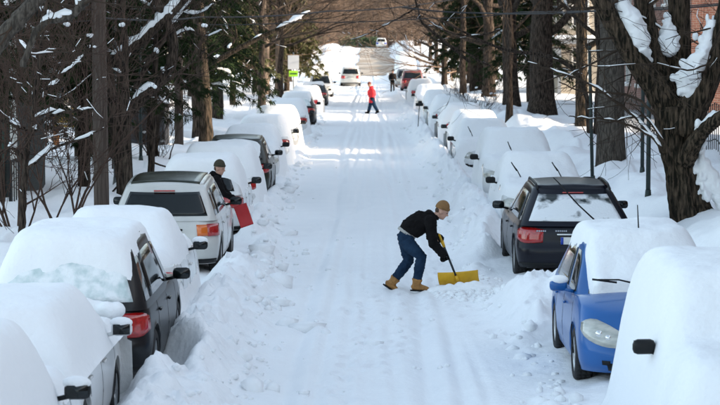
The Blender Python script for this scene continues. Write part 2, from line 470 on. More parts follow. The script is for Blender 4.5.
def patch(fn, us, t0, t1, nt=5, off=0.006, sgn=1, cross=False):
    """thin raised panel following the shell; t0, t1 numbers or per-u lists; cross: spans from +x to -x"""
    if not hasattr(t0, '__len__'): t0 = [t0] * len(us)
    if not hasattr(t1, '__len__'): t1 = [t1] * len(us)
    cols = []
    def col(u, a, b, sg):
        out = []
        for j in range(nt + 1):
            t = a + (b - a) * j / nt; e = 0.012
            p = fn(u, t); du = fn(min(5, u + e), t) - fn(max(0, u - e), t); dt = fn(u, t + e) - fn(u, t - e)
            nrm = du.cross(dt)
            if nrm.length < 1e-9: nrm = Vector((1, 0, 0))
            nrm.normalize()
            q = p + nrm * off; b2 = p - nrm * 0.012
            out.append((Vector((q.x * sg, q.y, q.z)), Vector((b2.x * sg, b2.y, b2.z))))
        return out
    for u, a, b in zip(us, t0, t1): cols.append(col(u, a, b, sgn))
    if cross:
        extra = [col(u, a, b, -sgn) for u, a, b in list(zip(us, t0, t1))]
        if us[0] < us[-1] and us[-1] == 5: cols = cols + extra[::-1][1:]
        else: cols = extra[::-1] + cols[1:]
    mb = MB(); n = len(cols); m = nt + 1
    for c in cols: mb.v.extend([tuple(p[0]) for p in c])
    for c in cols: mb.v.extend([tuple(p[1]) for p in c])
    o = n * m
    for i in range(n - 1):
        for j in range(nt):
            mb.f.append((i * m + j, (i + 1) * m + j, (i + 1) * m + j + 1, i * m + j + 1))
    for i in range(n - 1):
        mb.f.append((i * m, o + i * m, o + (i + 1) * m, (i + 1) * m)); a = i * m + nt; b = (i + 1) * m + nt
        mb.f.append((a, b, o + b, o + a))
    for j in range(nt):
        mb.f.append((j, j + 1, o + j + 1, o + j)); a = (n - 1) * m + j
        mb.f.append((a, o + a, o + a + 1, a + 1))
    bm = bmesh.new(); me = bpy.data.meshes.new('t'); me.from_pydata(mb.v, [], mb.f); bm.from_mesh(me)
    bmesh.ops.recalc_face_normals(bm, faces=bm.faces); bm.verts.index_update()
    mb.v = [tuple(w.co) for w in bm.verts]; mb.f = [tuple(w.index for w in q.verts) for q in bm.faces]
    bm.free(); bpy.data.meshes.remove(me)
    return mb
def lin(a, b, n): return [a + (b - a) * i / (n - 1) for i in range(n)]
def u_of_y(S, fn, y, t):
    lo, hi = 2.0, 3.0
    for _ in range(30):
        m = (lo + hi) / 2
        if fn(m, t).y < y: lo = m
        else: hi = m
    return (lo + hi) / 2

WHEEL = {}
def wheel_meshes(r):
    k = round(r, 3)
    if k in WHEEL: return WHEEL[k]
    ri = r * 0.64
    t = MB(); t.lathe_x([(-.08, ri), (-.10, ri + .02), (-.10, r - .05), (-.085, r - .012), (-.06, r), (.06, r), (.085, r - .012), (.10, r - .05), (.10, ri + .02), (.08, ri), (-.08, ri)], 32)
    # tread blocks
    for i in range(32):
        a = 2 * math.pi * i / 32
        rot = Matrix.Rotation(a, 3, 'X')
        for x in (-.055, 0.0, .055): t.box(rot @ Vector((x, 0, r + .001)), (.045, .035, .012), rot)
    tm = t.build('tyre', TYRE); me_t = tm.data; bpy.data.objects.remove(tm)
    q = MB(); q.lathe_x([(-.07, ri + .004), (-.07, ri - .02), (.055, ri - .03), (.082, ri - .012), (.086, ri + .004)], 32)
    q.lathe_x([(.03, 0.001), (.065, .02), (.07, .05), (.05, .075), (-.05, .08)], 16)
    for i in range(5):
        a = 2 * math.pi * i / 5
        for d in (-.13, .13):
            e = Vector((.055, math.cos(a + d * .9) * (ri - .02), math.sin(a + d * .9) * (ri - .02)))
            s0 = Vector((.055, math.cos(a + d) * .04, math.sin(a + d) * .04))
            q.tube([s0, (s0 + e) / 2 + Vector((.012, 0, 0)), e], [(.024, .014)] * 3, 6, side=(0, -math.sin(a), math.cos(a)))
    q.lathe_x([(-.02, ri - .03), (-.03, ri - .05), (-.03, .05)], 24)
    rm = q.build('rim', RIM); me_r = rm.data; bpy.data.objects.remove(rm)
    WHEEL[k] = (me_t, me_r)
    return WHEEL[k]

def blur(A, sg):
    for ax in (0, 1):
        s = sg[ax]
        if s < 0.3: continue
        k = int(3 * s + 1); w = np.exp(-0.5 * (np.arange(-k, k + 1) / s) ** 2); w /= w.sum()
        pad = [(0, 0), (0, 0)]; pad[ax] = (k, k)
        B = np.pad(A, pad, mode='edge'); out = np.zeros_like(A)
        for i, ww in enumerate(w):
            sl = [slice(None), slice(None)]; sl[ax] = slice(i, i + A.shape[ax]); out += ww * B[tuple(sl)]
        A = out
    return A
def dilate(A, r):
    out = A.copy()
    for dx in range(-r, r + 1):
        for dy in range(-r, r + 1):
            if dx * dx + dy * dy > r * r + .5: continue
            B = np.roll(np.roll(A, dx, 0), dy, 1); out = np.maximum(out, B)
    return out
def snow_cover(S, root, street, thick=0.2, mode='full', far='full', seed=0, ycut=(-9, 9), res=0.045, base=0.0, sigma=None, bury=0.0, rag=0.05, dil=None):
    """blanket of snow: height field over the car's own top surface.  street = local +x / -x side that faces the road"""
    ext = 0.85
    gx = np.arange(-S.W / 2 - ext, S.W / 2 + ext + res, res); gy = np.arange(-S.L / 2 - ext, S.L / 2 + ext + res, res)
    X, Y = np.meshgrid(gx, gy, indexing='ij')
    H = np.full(X.shape, base)
    if mode in ('belt', 'roof'): H = np.where((X * street > S.W / 2 * .5) & (np.abs(Y) < S.L / 2 - .16), S.zb - .06, H)
    if far in ('belt', 'roof'): H = np.where((-X * street > S.W / 2 * .5) & (np.abs(Y) < S.L / 2 - .16), S.zb - .06, H)
    def fill(fn, t, zf=None):
        nonlocal H
        us = [0, .5, 1, 1.5, 2, 2.25, 2.5, 2.75, 3, 3.5, 4, 4.5, 5]
        P = [fn(u, t) for u in us]; yy = [p.y for p in P]; xx = [p.x for p in P]; zz = [p.z for p in P]
        ok = True
        yy2 = np.maximum.accumulate(np.array(yy) + np.arange(len(yy)) * 1e-6)
        wv = np.interp(gy, yy2, xx, left=-1, right=-1); zv = np.interp(gy, yy2, zz)
        inside = np.abs(X) <= wv[None, :]
        H = np.where(inside, np.maximum(H, zv[None, :] * np.ones_like(H)), H)
        return inside
    foot = fill(lambda u, t: low(S, u, t), 0.9)
    foot = fill(lambda u, t: low(S, u, t), 1.0) | foot
    for t in np.linspace(0.0, 1.0, 22): fill(lambda u, tt: gh(S, u, tt), t)
    body = H.copy()
    slope = np.hypot(*np.gradient(blur(H, (1.5, 1.5)), res))
    T = thick * .80 * (0.38 + 0.62 / (1 + (slope * 1.2) ** 2))
    Hs = np.where(foot, H + T, H)
    d = int(round((dil or (0.07 if mode == 'full' else 0.05)) / res))
    Hd = dilate(Hs, d) if d else Hs
    sg = (sigma or (0.062 if mode == 'full' else 0.055)) / res
    Sf = blur(Hd, (sg, sg * 1.15))
    if bury:   # snow heaped against the sides
        Sf = np.maximum(Sf, blur(np.where(foot, bury + .2, np.maximum(base, bury - 0.0)), (4, 4)) * 0 + Sf)
    n = fbm(X * 1.3 + seed * 7.1, Y * 1.1 + seed * 3.3, 20 + seed, 3); n2 = fbm(X * 6 + seed, Y * 6, 40 + seed, 2)
    n3_ = np.abs(fbm(X * 2.4 + seed * 2, Y * 2.0, 80 + seed, 3))
    Sf = Sf + np.where(Sf > base + .25, 0.055 * n + 0.012 * n2 - 0.05 * n3_ * ss(.3, 1.4, slope), 0)
    # where snow remains
    m = np.full(X.shape, 9.0)
    def lim(side_sign, md):
        nonlocal m
        a = X * side_sign
        rg_ = rag * fbm(Y * 2.2 + seed * 5, Y * 0 + side_sign * 3, 61, 3)
        if md == 'belt': m = np.minimum(m, S.W / 2 * 0.985 + rg_ * .5 + .05 * ss(S.L / 2 - .34, S.L / 2 - .12, np.abs(Y)) - a)
        if md == 'roof': m = np.minimum(m, S.W / 2 * 0.95 - S.tum + .03 + rg_ - a)
        if md == 'door': m = np.minimum(m, S.W / 2 + 0.16 + rg_ - a)
    lim(street, mode); lim(-street, far)
    rg2 = rag * 1.2 * fbm(X * 2.6 + seed, X * 0 + 1.5, 71, 3)
    m = np.minimum(m, np.minimum(Y - ycut[0] + rg2, ycut[1] - Y + rg2))
    rr = 0.11
    bodyb = blur(body, (1.3, 1.3)); body = np.where(m < rr * 1.5, np.minimum(bodyb, np.where(foot, body, bodyb)), body)
    q = np.clip(m / rr, 0, 1); q = np.sqrt(1 - (1 - q) ** 2)
    Z = np.where(m < 8, (body - 0.03) + (Sf - body + 0.03) * q, Sf)
    Z = np.where((m < rr) & (Sf < body), np.minimum(Z, body - .02), Z)
    keep = m > -res * 1.2
    edge = np.zeros_like(keep); edge[0, :] = edge[-1, :] = edge[:, 0] = edge[:, -1] = True
    Z = np.where(edge, base - 0.3, Z)
    ny_ = len(gy); idx = -np.ones(X.size, dtype=int)
    q4 = keep[:-1, :-1] & keep[1:, :-1] & keep[1:, 1:] & keep[:-1, 1:]
    # drop cells that lie flat on the bare ground
    lowc = (Z < base + 0.02); q4 &= ~(lowc[:-1, :-1] & lowc[1:, :-1] & lowc[1:, 1:] & lowc[:-1, 1:])
    I, J = np.nonzero(q4)
    a = I * ny_ + J; F_ = np.stack([a, a + ny_, a + ny_ + 1, a + 1], 1)
    used = np.unique(F_); idx[used] = np.arange(len(used))
    V_ = np.stack([X.ravel()[used], Y.ravel()[used], Z.ravel()[used]], 1)
    o = mesh('snow_cover', V_, idx[F_], SNOW, root)
    return o

def parked_car(label, kind, col, near, facing, side, x=None, snow=None, thick=0.2, rot=0.0, res=0.045, z=0.0, dims=None, group='cars parked along the kerb',
               bare=False, rear_glass=GLASS, front_glass=GLASS, lights=True, wipers=None, plate='white', tail=REDL, cat='car', name='parked_car', mirror_col=None, mirror_snow=True, antenna=False, rails=False, fine=True, ycut=(-9, 9), skirt=None, tail_t=None, red_tip=False, big_lamp=False, sunroof=False, brake=True, far='full', handles=True, blueplate=False, rim=True, turn=False, base=0.0, sigma=None, seed=None, dil=None):
    """near: Y of the end nearer the camera; facing 'us' or 'away'; side -1 left row, +1 right row"""
    S = make_shape(kind, **(dims or {}))
    xc = x if x is not None else side * (2.32 + S.W / 2)
    rz = math.pi if facing == 'us' else 0.0
    root = empty(name, (xc, near + S.L / 2, z), rz + rot)
    tag(root, label, cat, group)
    street = -side if facing == 'away' else side      # local x sign of the road side
    lowf = lambda u, t: low(S, u, t)
    ghf = lambda u, t: gh(S, u, t)
    def arch(y):
        out = -1
        for wy in S.wy:
            d = abs(y - wy)
            if d < S.arch: out = max(out, S.wr + math.sqrt(S.arch ** 2 - d * d) * 1.0)
        return out
    body = MB()
    shell(body, lowf, [0, .05, .12, .2, .3, .4, .48, .55, .63, .72, .8, .87, .93, .97, 1.0], cap=0.045, arch=arch)
    def gfn(u, t):
        if t <= 1: return gh(S, u, t)
        k = (t - 1); p = gh(S, u, 1.0); a = k * math.pi / 2
        c = Vector((0, p.y, p.z)); dirv = Vector((p.x, 0, 0))
        cx = (S.L / 2 - S.gyf[1] - S.L / 2 + S.gyr[1]) / 2
        sx = 1 - 0.055 * math.sin(a); 
        return Vector((p.x * sx, cx + (p.y - cx) * (1 - 0.03 * math.sin(a)), p.z + 0.035 * (1 - math.cos(a)) + 0.012 * math.sin(a)))
    shell(body, gfn, [0, .1, .25, .4, .55, .7, .82, .92, 1.0, 1.25, 1.5, 1.75, 2.0], cap=0.035)
    skirt = skirt if skirt is not None else None
    bo = body.build('body', col, root, clean=True)
    un = MB(); un.box((0, 0, S.zs + .22), (S.W - .34, S.L - 1.0, .42), bev=.05); un.build('underbody', UNDER, root)
    # arch lips and lower cladding
    # glass
    us_f = lin(3.82, 5, 9); us_r = lin(0, 1.30, 9)
    patch(ghf, us_f, 0.10, 0.93, 6, .005, cross=True).build('windshield', front_glass, root)
    patch(ghf, us_r, 0.16 if kind != 'sedan' else .1, 0.88, 6, .005, cross=True).build('rear_window', rear_glass, root)
    yb = -S.L / 2 + S.gyr[0]; ya = S.L / 2 - S.gyf[0]
    ym = (S.wy[0] + S.wy[1]) / 2 - 0.02
    segs = [(ym + .05, u_of_y(S, ghf, ya - .42, .3)), ]
    yfw = (ym + .05, ya - (.62 if kind != 'van' else .5)); yrw = (max(S.wy[0] - .05, yb + .42), ym - .05)
    wins = [yfw, yrw]
    if kind in ('suv', 'wagon', 'van'): wins.append((yb + .30, yrw[0] - .08))
    for sg in (1, -1):
        for k, (a, b) in enumerate(wins):
            if b - a < .15: continue
            n = 7; mb = None
            ysq = lin(a, b, n)
            t0s = [0.14] * n
            us = [u_of_y(S, ghf, yy, .5) for yy in ysq]
            t1s = [0.86] * n
            if k == 0:     # the front pane narrows under the windshield pillar
                t1s = [0.86 if ghf(uu, .86).y < ghf(3.0, .86).y - .02 and yy < ya - 1.05 * .0 - (S.gyf[1] - S.gyf[0]) * .86 - .08 else max(.2, .86 - 1.0 * (yy - (ya - (S.gyf[1] - S.gyf[0]) * .86 - .08)) / (S.gyf[1] - S.gyf[0])) for uu, yy in zip(us, ysq)]
            patch(ghf, us, t0s, t1s, 4, .005, sg).build('side_window', GLASS, root)
    # lights
    if lights:
        for sg in (1, -1):
            k_ = .02 if big_lamp else 0
            hl = patch(lowf, lin(3.22 - k_, 4.42, 9), [.70, .65 - k_, .61 - k_, .58 - k_, .56 - k_, .55 - k_, .55 - k_, .57, .62], [.79 + k_, .85 + k_, .89 + k_ * .8, .91 + k_ * .5, .905, .88, .84, .79, .72], 4, .010, sg).build('headlight', CLEAR, root)
            if fine:
                p = low(S, 3.75, .73); q = low(S, 3.76, .73) - low(S, 3.74, .73)
                lamp = MB(); lamp.ball((p.x * sg, p.y - .026, p.z), (.05, .05, .05), 12, 8); p2 = low(S, 3.95, .69); lamp.ball((p2.x * sg, p2.y - .026, p2.z), (.045, .045, .045), 12, 8); lamp.build('bulb_reflector', REFL, hl)
            if turn:
                patch(lowf, lin(3.05, 3.40, 4), .58, .78, 3, .009, sg).build('turn_signal', AMBER, root)
            if tail_t:
                patch(lowf, lin(.95, 1.92, 8), tail_t[0], tail_t[1], 4, .014, sg).build('taillight', tail, root)
                if red_tip: patch(lowf, lin(1.30, 1.94, 6), tail_t[0] - .01, tail_t[1] + .01, 3, .018, sg).build('red_lens', REDL, root)
            elif kind in ('suv', 'van', 'wagon'):
                tl_ = patch(lowf, lin(.84, 1.85, 8), [.58, .57, .565, .56, .56, .58, .62, .66], [.86, .88, .9, .905, .905, .90, .88, .84], 4, .014, sg).build('taillight', tail, root)
                if red_tip: patch(lowf, lin(1.40, 1.87, 5), .63, .83, 3, .018, sg).build('red_lens', REDL, tl_)
            else:
                patch(lowf, lin(.70, 1.92, 8), [.66, .64, .62, .61, .61, .62, .65, .70], [.88, .89, .9, .905, .905, .90, .88, .84], 4, .014, sg).build('taillight', tail, root)
    if fine:
        patch(lowf, lin(4.35, 5, 6), .44, .60, 3, .004, cross=True).build('grille', BLACKP, root)
        patch(lowf, lin(3.9, 5, 7), .06, .22, 3, .004, cross=True).build('air_intake', BLACKP, root)
        for sg in (1, -1):
            patch(lowf, lin(3.80, 3.98, 4), .18, .27, 2, .006, sg).build('fog_lamp', BLACKP, root)
            u1 = u_of_y(S, lowf, ym, .5)
            for yy in (ym, ym + 1.03, S.wy[0] + .30):
                uu = u_of_y(S, lowf, yy, .5)
                patch(lowf, [uu - .0022, uu + .0022], .12 if yy != S.wy[0] + .30 else .55, .985, 8, .0015, sg).build('door_seam', SEAM, root)
            if handles:
                for yy in (ym + .18, ym - .85):
                    p = low(S, u_of_y(S, lowf, yy, .8), .80)
                    h = MB(); h.box((sg * (p.x + .018), yy, p.z), (.03, .17, .028), bev=.01); h.build('door_handle', col, root)
            if kind in ('suv', 'wagon'):
                patch(lowf, lin(2.03, 2.98, 30), .0, .10, 2, .006, sg).build('sill_trim', BLACKP, root) if False else None
        patch(lowf, lin(0, 1.8, 10), .02, .12, 2, .008, cross=True).build('bumper_trim', BLACKP, root)
        p = low(S, 0, .62 if kind != 'sedan' else .6)
        pl = MB(); pl.box((0, p.y - .012, p.z), (.50, .014, .115), bev=.004); po = pl.build('license_plate', PLATE, root)
        if blueplate:
            b = MB(); b.box((-.228, p.y - .021, p.z), (.043, .006, .111)); b.build('blue_strip', PLATEB, po)
        b = MB(); b.box((0, p.y - .006, p.z + .10), (.62, .03, .03), bev=.01); b.build('plate_trim', BLACKP if not blueplate else CHROME, root)
        p = low(S, 5, .36); pl = MB(); pl.box((0, p.y + .012, p.z), (.46, .014, .11), bev=.004); pl.build('license_plate', PLATE, root)
        p = gh(S, 0, .93 if brake else .80); b = MB(); b.box((0, p.y - .012, p.z), (.34, .02, .022), bev=.006)
        if brake: b.build('brake_light', REDL, root)
    # mirrors
    for sg in (1, -1):
        ymr = ya - .50 if kind != 'van' else ya - .40
        zz = ztop(S, ymr) + .10
        m = MB(); m.box((sg * (S.W / 2 + .105), ymr, zz), (.205, .10, .135), Matrix.Rotation(sg * .12, 3, 'Z'), bev=.045)
        m.bar((sg * (S.W / 2 - .07), ymr + .02, zz - .07), (sg * (S.W / 2 + .05), ymr, zz - .04), .05, .035)
        mo = m.build('mirror', mirror_col or BLACKP, root)
        g_ = MB(); g_.box((sg * (S.W / 2 + .108), ymr - .050 - .006, zz), (.165, .008, .10), Matrix.Rotation(sg * .12, 3, 'Z')); g_.build('mirror_glass', GLASS, mo)
        if mirror_snow:
            w = MB(); w.ball((sg * (S.W / 2 + .10), ymr, zz + .062), (.112, .066, .055), 12, 8); w.build('snow_cap', SNOW, mo)
    # wheels
    tm, rm = wheel_meshes(S.wr)
    for sg in (1, -1):
        for wy in S.wy:
            e = share('wheel', tm, root, (sg * (S.W / 2 - .115), wy, S.wr), (0, 0, 0 if sg > 0 else math.pi))
            e.name = 'wheel'
            share('rim', rm, e)
    if wipers:
        for (px_, lean, up) in wipers:
            b0 = gh(S, 5 - 0.0, .04); yb0 = b0.y - .16 * (abs(px_) / .6) ** 2 + .03
            p0 = Vector((px_, yb0, b0.z + .05 + thick * .35)); p1 = p0 + Vector((lean, -.05 + .10 * (1 - up), .52 * up)); p2 = p0 + Vector((lean * 1.5, .03, .30))
            w = MB(); w.tube([p0, (p0 + p1) / 2 + Vector((0, .03, .03)), p1], [.012, .010, .008], 6)
            w.tube([p1 + (p1 - p0) * .10 + Vector((.0, .02, 0)), p1 + (p0 - p1) * .45 + Vector((.0, .055, 0))], [.012, .012], 5)
            w.build('wiper', BLACKP, root)
    if sunroof:  # added dark panel: trees mirrored in the bare metal roof, put into its colour
        m = MB(); n0, n1_ = 16, 10; ya_, yb_ = -S.L / 2 + S.gyr[1] + .14, S.L / 2 - S.gyf[1] - .12
        for off in (.012, -.03):
            for i in range(n0 + 1):
                yy = ya_ + (yb_ - ya_) * i / n0; p = gh(S, u_of_y(S, ghf, yy, 1.0), 1.0)
                for j in range(n1_ + 1):
                    s = 1 - 2 * j / n1_; m.v.append((p.x * .86 * s, yy, p.z + .047 + .035 * (1 - (s * .86) ** 2) + off))
        q = (n0 + 1) * (n1_ + 1)
        for i in range(n0):
            for j in range(n1_):
                a = i * (n1_ + 1) + j; m.f.append((a, a + n1_ + 1, a + n1_ + 2, a + 1))
        for i in range(n0): m.f.append((i * (n1_ + 1), q + i * (n1_ + 1), q + (i + 1) * (n1_ + 1), (i + 1) * (n1_ + 1))); a = i * (n1_ + 1) + n1_; m.f.append((a, a + n1_ + 1, q + a + n1_ + 1, q + a))
        for j in range(n1_): m.f.append((j, j + 1, q + j + 1, q + j)); a = n0 * (n1_ + 1) + j; m.f.append((a, q + a, q + a + 1, a + 1))
        m.build('sunroof', mat('tree_reflection', (0.012, 0.016, 0.010), .22, spec=.35, col2=(0.05, 0.055, 0.04), vscale=2.5, thresh=(.45, .7)), root)
    if antenna:
        p = gh(S, 5, 1.0); w = MB(); w.tube([(0, p.y - .12, p.z + .04), (0, p.y - .3, p.z + .46)], [.010, .006], 6); w.build('antenna', BLACKP, root)
    if rails:
        for sg in (1, -1):
            pts = []
            for yy in lin(yb + .5, ya - .95, 7):
                p = gh(S, u_of_y(S, ghf, yy, 1.0), 1.0); pts.append((sg * (p.x - .05), yy, p.z + .075))
            pts[0] = (pts[0][0], pts[0][1], pts[0][2] - .06); pts[-1] = (pts[-1][0], pts[-1][1], pts[-1][2] - .06)
            w = MB(); w.tube(pts, .02, 8); w.build('roof_rail', BLACKP, root)
    if snow:
        snow_cover(S, root, street, thick, snow, far, seed if seed is not None else rng.randint(0, 99), ycut, res, base=base, sigma=sigma, dil=dil)
    return root, S

WHITE = paint('white', (0.62, 0.63, 0.63)); SILV = paint('silver', (0.52, 0.52, 0.50)); NAVY = mat('paint_navy', (0.003, 0.004, 0.010), .32, spec=.25, coat=.12, var=.15, vscale=2)
BLUE = mat('paint_blue', (0.014, 0.105, 0.33), .35, spec=.3, coat=.4, var=.12, vscale=2); BLK = mat('paint_black', (0.005, 0.005, 0.006), .32, spec=.25, coat=.12); DKGREEN = mat('paint_olive', (0.012, 0.014, 0.010), .32, spec=.3, coat=.2)
REDP = paint('maroon', (0.14, 0.012, 0.016)); GREY = paint('grey', (0.20, 0.21, 0.22)); CHAR = mat('paint_charcoal', (0.005, 0.006, 0.008), .35, spec=.25, coat=.12, var=.15, vscale=2)
L_, R_ = -1, 1
SM = dict(L=3.75)
def car(*a, **k): return parked_car(*a, **k)
# left row, from near to far
car('car buried to its roof beside the ploughed bank, next to the car with raised wiper', 'hatch', WHITE, 9.3, 'away', L_, snow='full', thick=.26, far='full')
car('white car smothered in snow with thin black rear wiper sticking out', 'suv', WHITE, 13.6, 'away', L_, snow='door', thick=.24, dims=dict(L=4.15, H=1.58), handles=False)
car('white hatchback with clear doors, snow-capped white mirror and amber rear light', 'hatch', WHITE, 17.65, 'away', L_, snow='belt', thick=.18, dims=dict(L=3.95, H=1.42), mirror_col=WHITE, tail=AMBER, tail_t=(.72, .84), x=-3.33)
car('dark sport utility car with red tail light and ice-glazed rear window', 'suv', CHAR, 21.85, 'away', L_, snow='roof', thick=.19, dims=dict(L=4.3), rear_glass=ICED, ycut=(-1.86, 9), tail=REDL, mirror_snow=False, x=-3.15, brake=False)
car('snow-buried white car with snow-capped mirror just ahead of the dark sport utility car', 'sedan', WHITE, 26.5, 'away', L_, snow='door', thick=.25, dims=dict(L=4.3), x=-3.28)
car('silver sport utility car brushed clear of snow, dark rear window, orange tail light', 'suv', SILV, 33.3, 'away', L_, snow='roof', ycut=(.72, 9), thick=.05, dims=dict(L=4.4, H=1.60), mirror_snow=False, tail=AMBER, tail_t=(.62, .86), red_tip=True, sunroof=True)
car('snow-covered white car with dark rear window beyond the silver sport utility car', 'hatch', WHITE, 40.2, 'away', L_, snow='door', thick=.20, ycut=(-1.62, 9), mirror_snow=False)
car('white mound of a car with black mirror just before the dark olive hatchback', 'hatch', WHITE, 45.2, 'away', L_, snow='full', thick=.22, mirror_snow=False)
car('dark olive hatchback swept clear on its roof and side windows', 'hatch', DKGREEN, 51.3, 'away', L_, snow='roof', thick=.10, ycut=(-9, -1.4), mirror_snow=False)
far_l = [(57.0, 'sedan', WHITE, 'us', 'snow-covered car directly behind the dark olive hatchback'),
         (65.0, 'hatch', WHITE, 'away', 'snow-covered white car, second beyond the dark olive hatchback'),
         (74.0, 'hatch', GREY, 'us', 'snow-covered car, third beyond the dark olive hatchback'),
         (85.0, 'hatch', WHITE, 'away', 'snow-covered car with red tail light next to the black car')]
for (y0, k, c_, fc, lb) in far_l:
    car(lb, k, c_, y0, fc, L_, snow='door' if fc == 'away' else 'full', thick=.20, res=.06, mirror_snow=False, fine=False, seed=int(y0))
car('black hatchback with pale snowy rear window and red tail lights facing down the street', 'hatch', BLK, 98.0, 'away', L_, snow='roof', thick=.22, res=.06, ycut=(-1.6, 9), rear_glass=ICED, mirror_snow=False, tail=REDL)
car('snow-topped car beside the street sign', 'hatch', WHITE, 113.0, 'away', L_, snow='belt', thick=.22, res=.07, mirror_snow=False, fine=False)
car('dark car with white roof beyond the street sign', 'sedan', CHAR, 130.0, 'away', L_, snow='roof', ycut=(-1.0, 9), thick=.16, res=.07, mirror_snow=False, fine=False)
car('white car with bare windshield facing down the street beside the silver van', 'suv', WHITE, 152.0, 'us', L_, snow='roof', thick=.08, res=.07, mirror_snow=False, fine=False, ycut=(-9, .2))
car('silver minivan standing in the street with dark rear window and snow on its roof', 'van', SILV, 196.0, 'away', L_, x=-1.35, snow='roof', ycut=(-2.0, 9), thick=.10, res=.07, mirror_snow=False, rails=False, cat='van', z=gz1(-1.35, 198), group='cars at the top of the street')
# right row
car('car heaped with deep snow, only its black mirror and lower front showing', 'suv', WHITE, 16.7, 'us', R_, snow='full', thick=.24, dims=dict(L=4.6, H=1.66), mirror_snow=False, sigma=.075, x=3.47, lights=False, base=.10, dil=.13)
car('bright blue hatchback with bare bonnet and headlight, snow over its windshield and roof', 'hatch', BLUE, 22.5, 'us', R_, snow='roof', thick=.27, dims=dict(L=4.05), big_lamp=True, ycut=(-9, 1.10), mirror_col=BLUE, antenna=True, wipers=[(-.5, .5, .12), (.1, .5, .12)])
car('dark navy wagon brushed clear, red tail lights, raised rear wiper and frosted rear window', 'wagon', NAVY, 33.2, 'away', R_, dims=dict(W=1.92, H=1.52, zb=.93, cowl=.95, gyr=(.05, .74), L=4.6), snow=None, rear_glass=FROST, blueplate=True, mirror_snow=False, rails=True, x=3.36)
car('white snow-covered car with two wipers standing up in front of the navy wagon', 'sedan', WHITE, 41.4, 'us', R_, snow='full', thick=.20, dims=dict(L=4.3), wipers=[(-.45, .20, .62), (.38, .20, .62)], mirror_snow=False, x=3.58)
car('tall snow mound of a car with a single wiper behind the two-wiper car', 'suv', WHITE, 48.6, 'us', R_, snow='full', thick=.24, dims=dict(L=4.4, H=1.62), wipers=[(.1, .12, .62)], mirror_snow=False, x=3.62)
car('white sedan with dark windshield edge and dark lower bumper between two snow mounds', 'sedan', WHITE, 60.8, 'us', R_, snow='belt', thick=.20, wipers=[(-.3, .14, .6), (.35, .14, .6)], mirror_snow=False, res=.05, x=3.55)
far_r = [(69.0, 'hatch', WHITE, 'away', 'snow-covered car with red tail light behind the white sedan'),
         (78.5, 'hatch', GREY, 'away', 'snow-covered grey car with black side showing, second behind the white sedan'),
         (89.0, 'wagon', WHITE, 'away', 'snow-covered white car beside the upright snow shovel'),
         (101.0, 'hatch', WHITE, 'us', 'snow-covered white car with dark windshield strip'),
         (116.0, 'hatch', WHITE, 'us', 'snow-covered car, second before the maroon minivan'),
         (137.0, 'hatch', WHITE, 'away', 'snow-covered car parked next before the maroon minivan')]
for (y0, k, c_, fc, lb) in far_r:
    car(lb, k, c_, y0, fc, R_, snow='belt' if fc == 'away' else 'door', thick=.20, res=.06, mirror_snow=False, fine=False, seed=int(y0), x=3.66)
car('dark maroon minivan with black rear window beside a dark-clothed person', 'van', REDP, 172.0, 'away', R_, snow=None, mirror_snow=False, cat='van', x=3.9)
car('grey car with bare roof beyond the maroon minivan', 'suv', GREY, 186.0, 'us', R_, snow=None, mirror_snow=False, fine=False, x=3.6)
bt, _ = car('big white box van heaped with snow at the top of the street', 'van', WHITE, 205.0, 'us', R_, snow='full', thick=.45, res=.08, mirror_snow=False, fine=False, dims=dict(L=6.0, W=2.2, H=2.9, zb=1.3, cowl=1.3, nose=1.0), x=4.0, cat='van')
car('white and blue van parked by the fence across the top road', 'van', WHITE, 372.0, 'away', R_, x=2.9, snow=None, mirror_snow=False, fine=False, cat='van', z=3.4, tail=PLATEB, group='cars at the top of the street')
car('green-grey car in the front yard behind the forked tree verge', 'suv', DKGREEN, 25.6, 'us', R_, x=6.15, snow='belt', thick=.16, z=.62, mirror_snow=False)
for o in scn.objects:
    if o.get('label', '').startswith('white car smothered'):
        m = MB(); m.tube([(.05, -1.42, 1.90), (.32, -1.52, 1.86), (.62, -1.62, 1.66)], [.008, .012, .012], 6); m.build('wiper', BLACKP, o)
    if o.get('label', '').startswith('dark sport utility car'):   # snow ledge on the rear step
        m = MB(); r3 = random.Random(4)
        for k in range(26):
            x_ = -.75 + 1.30 * k / 25; m.ball((x_, -2.17 + .03 * math.sin(k), 1.01 + r3.uniform(-.03, .02)), (.10, .11, r3.uniform(.07, .11)), 9, 7)
        q = m.build('ledge_snow', SNOW, o); remesh(q, .022, 3)

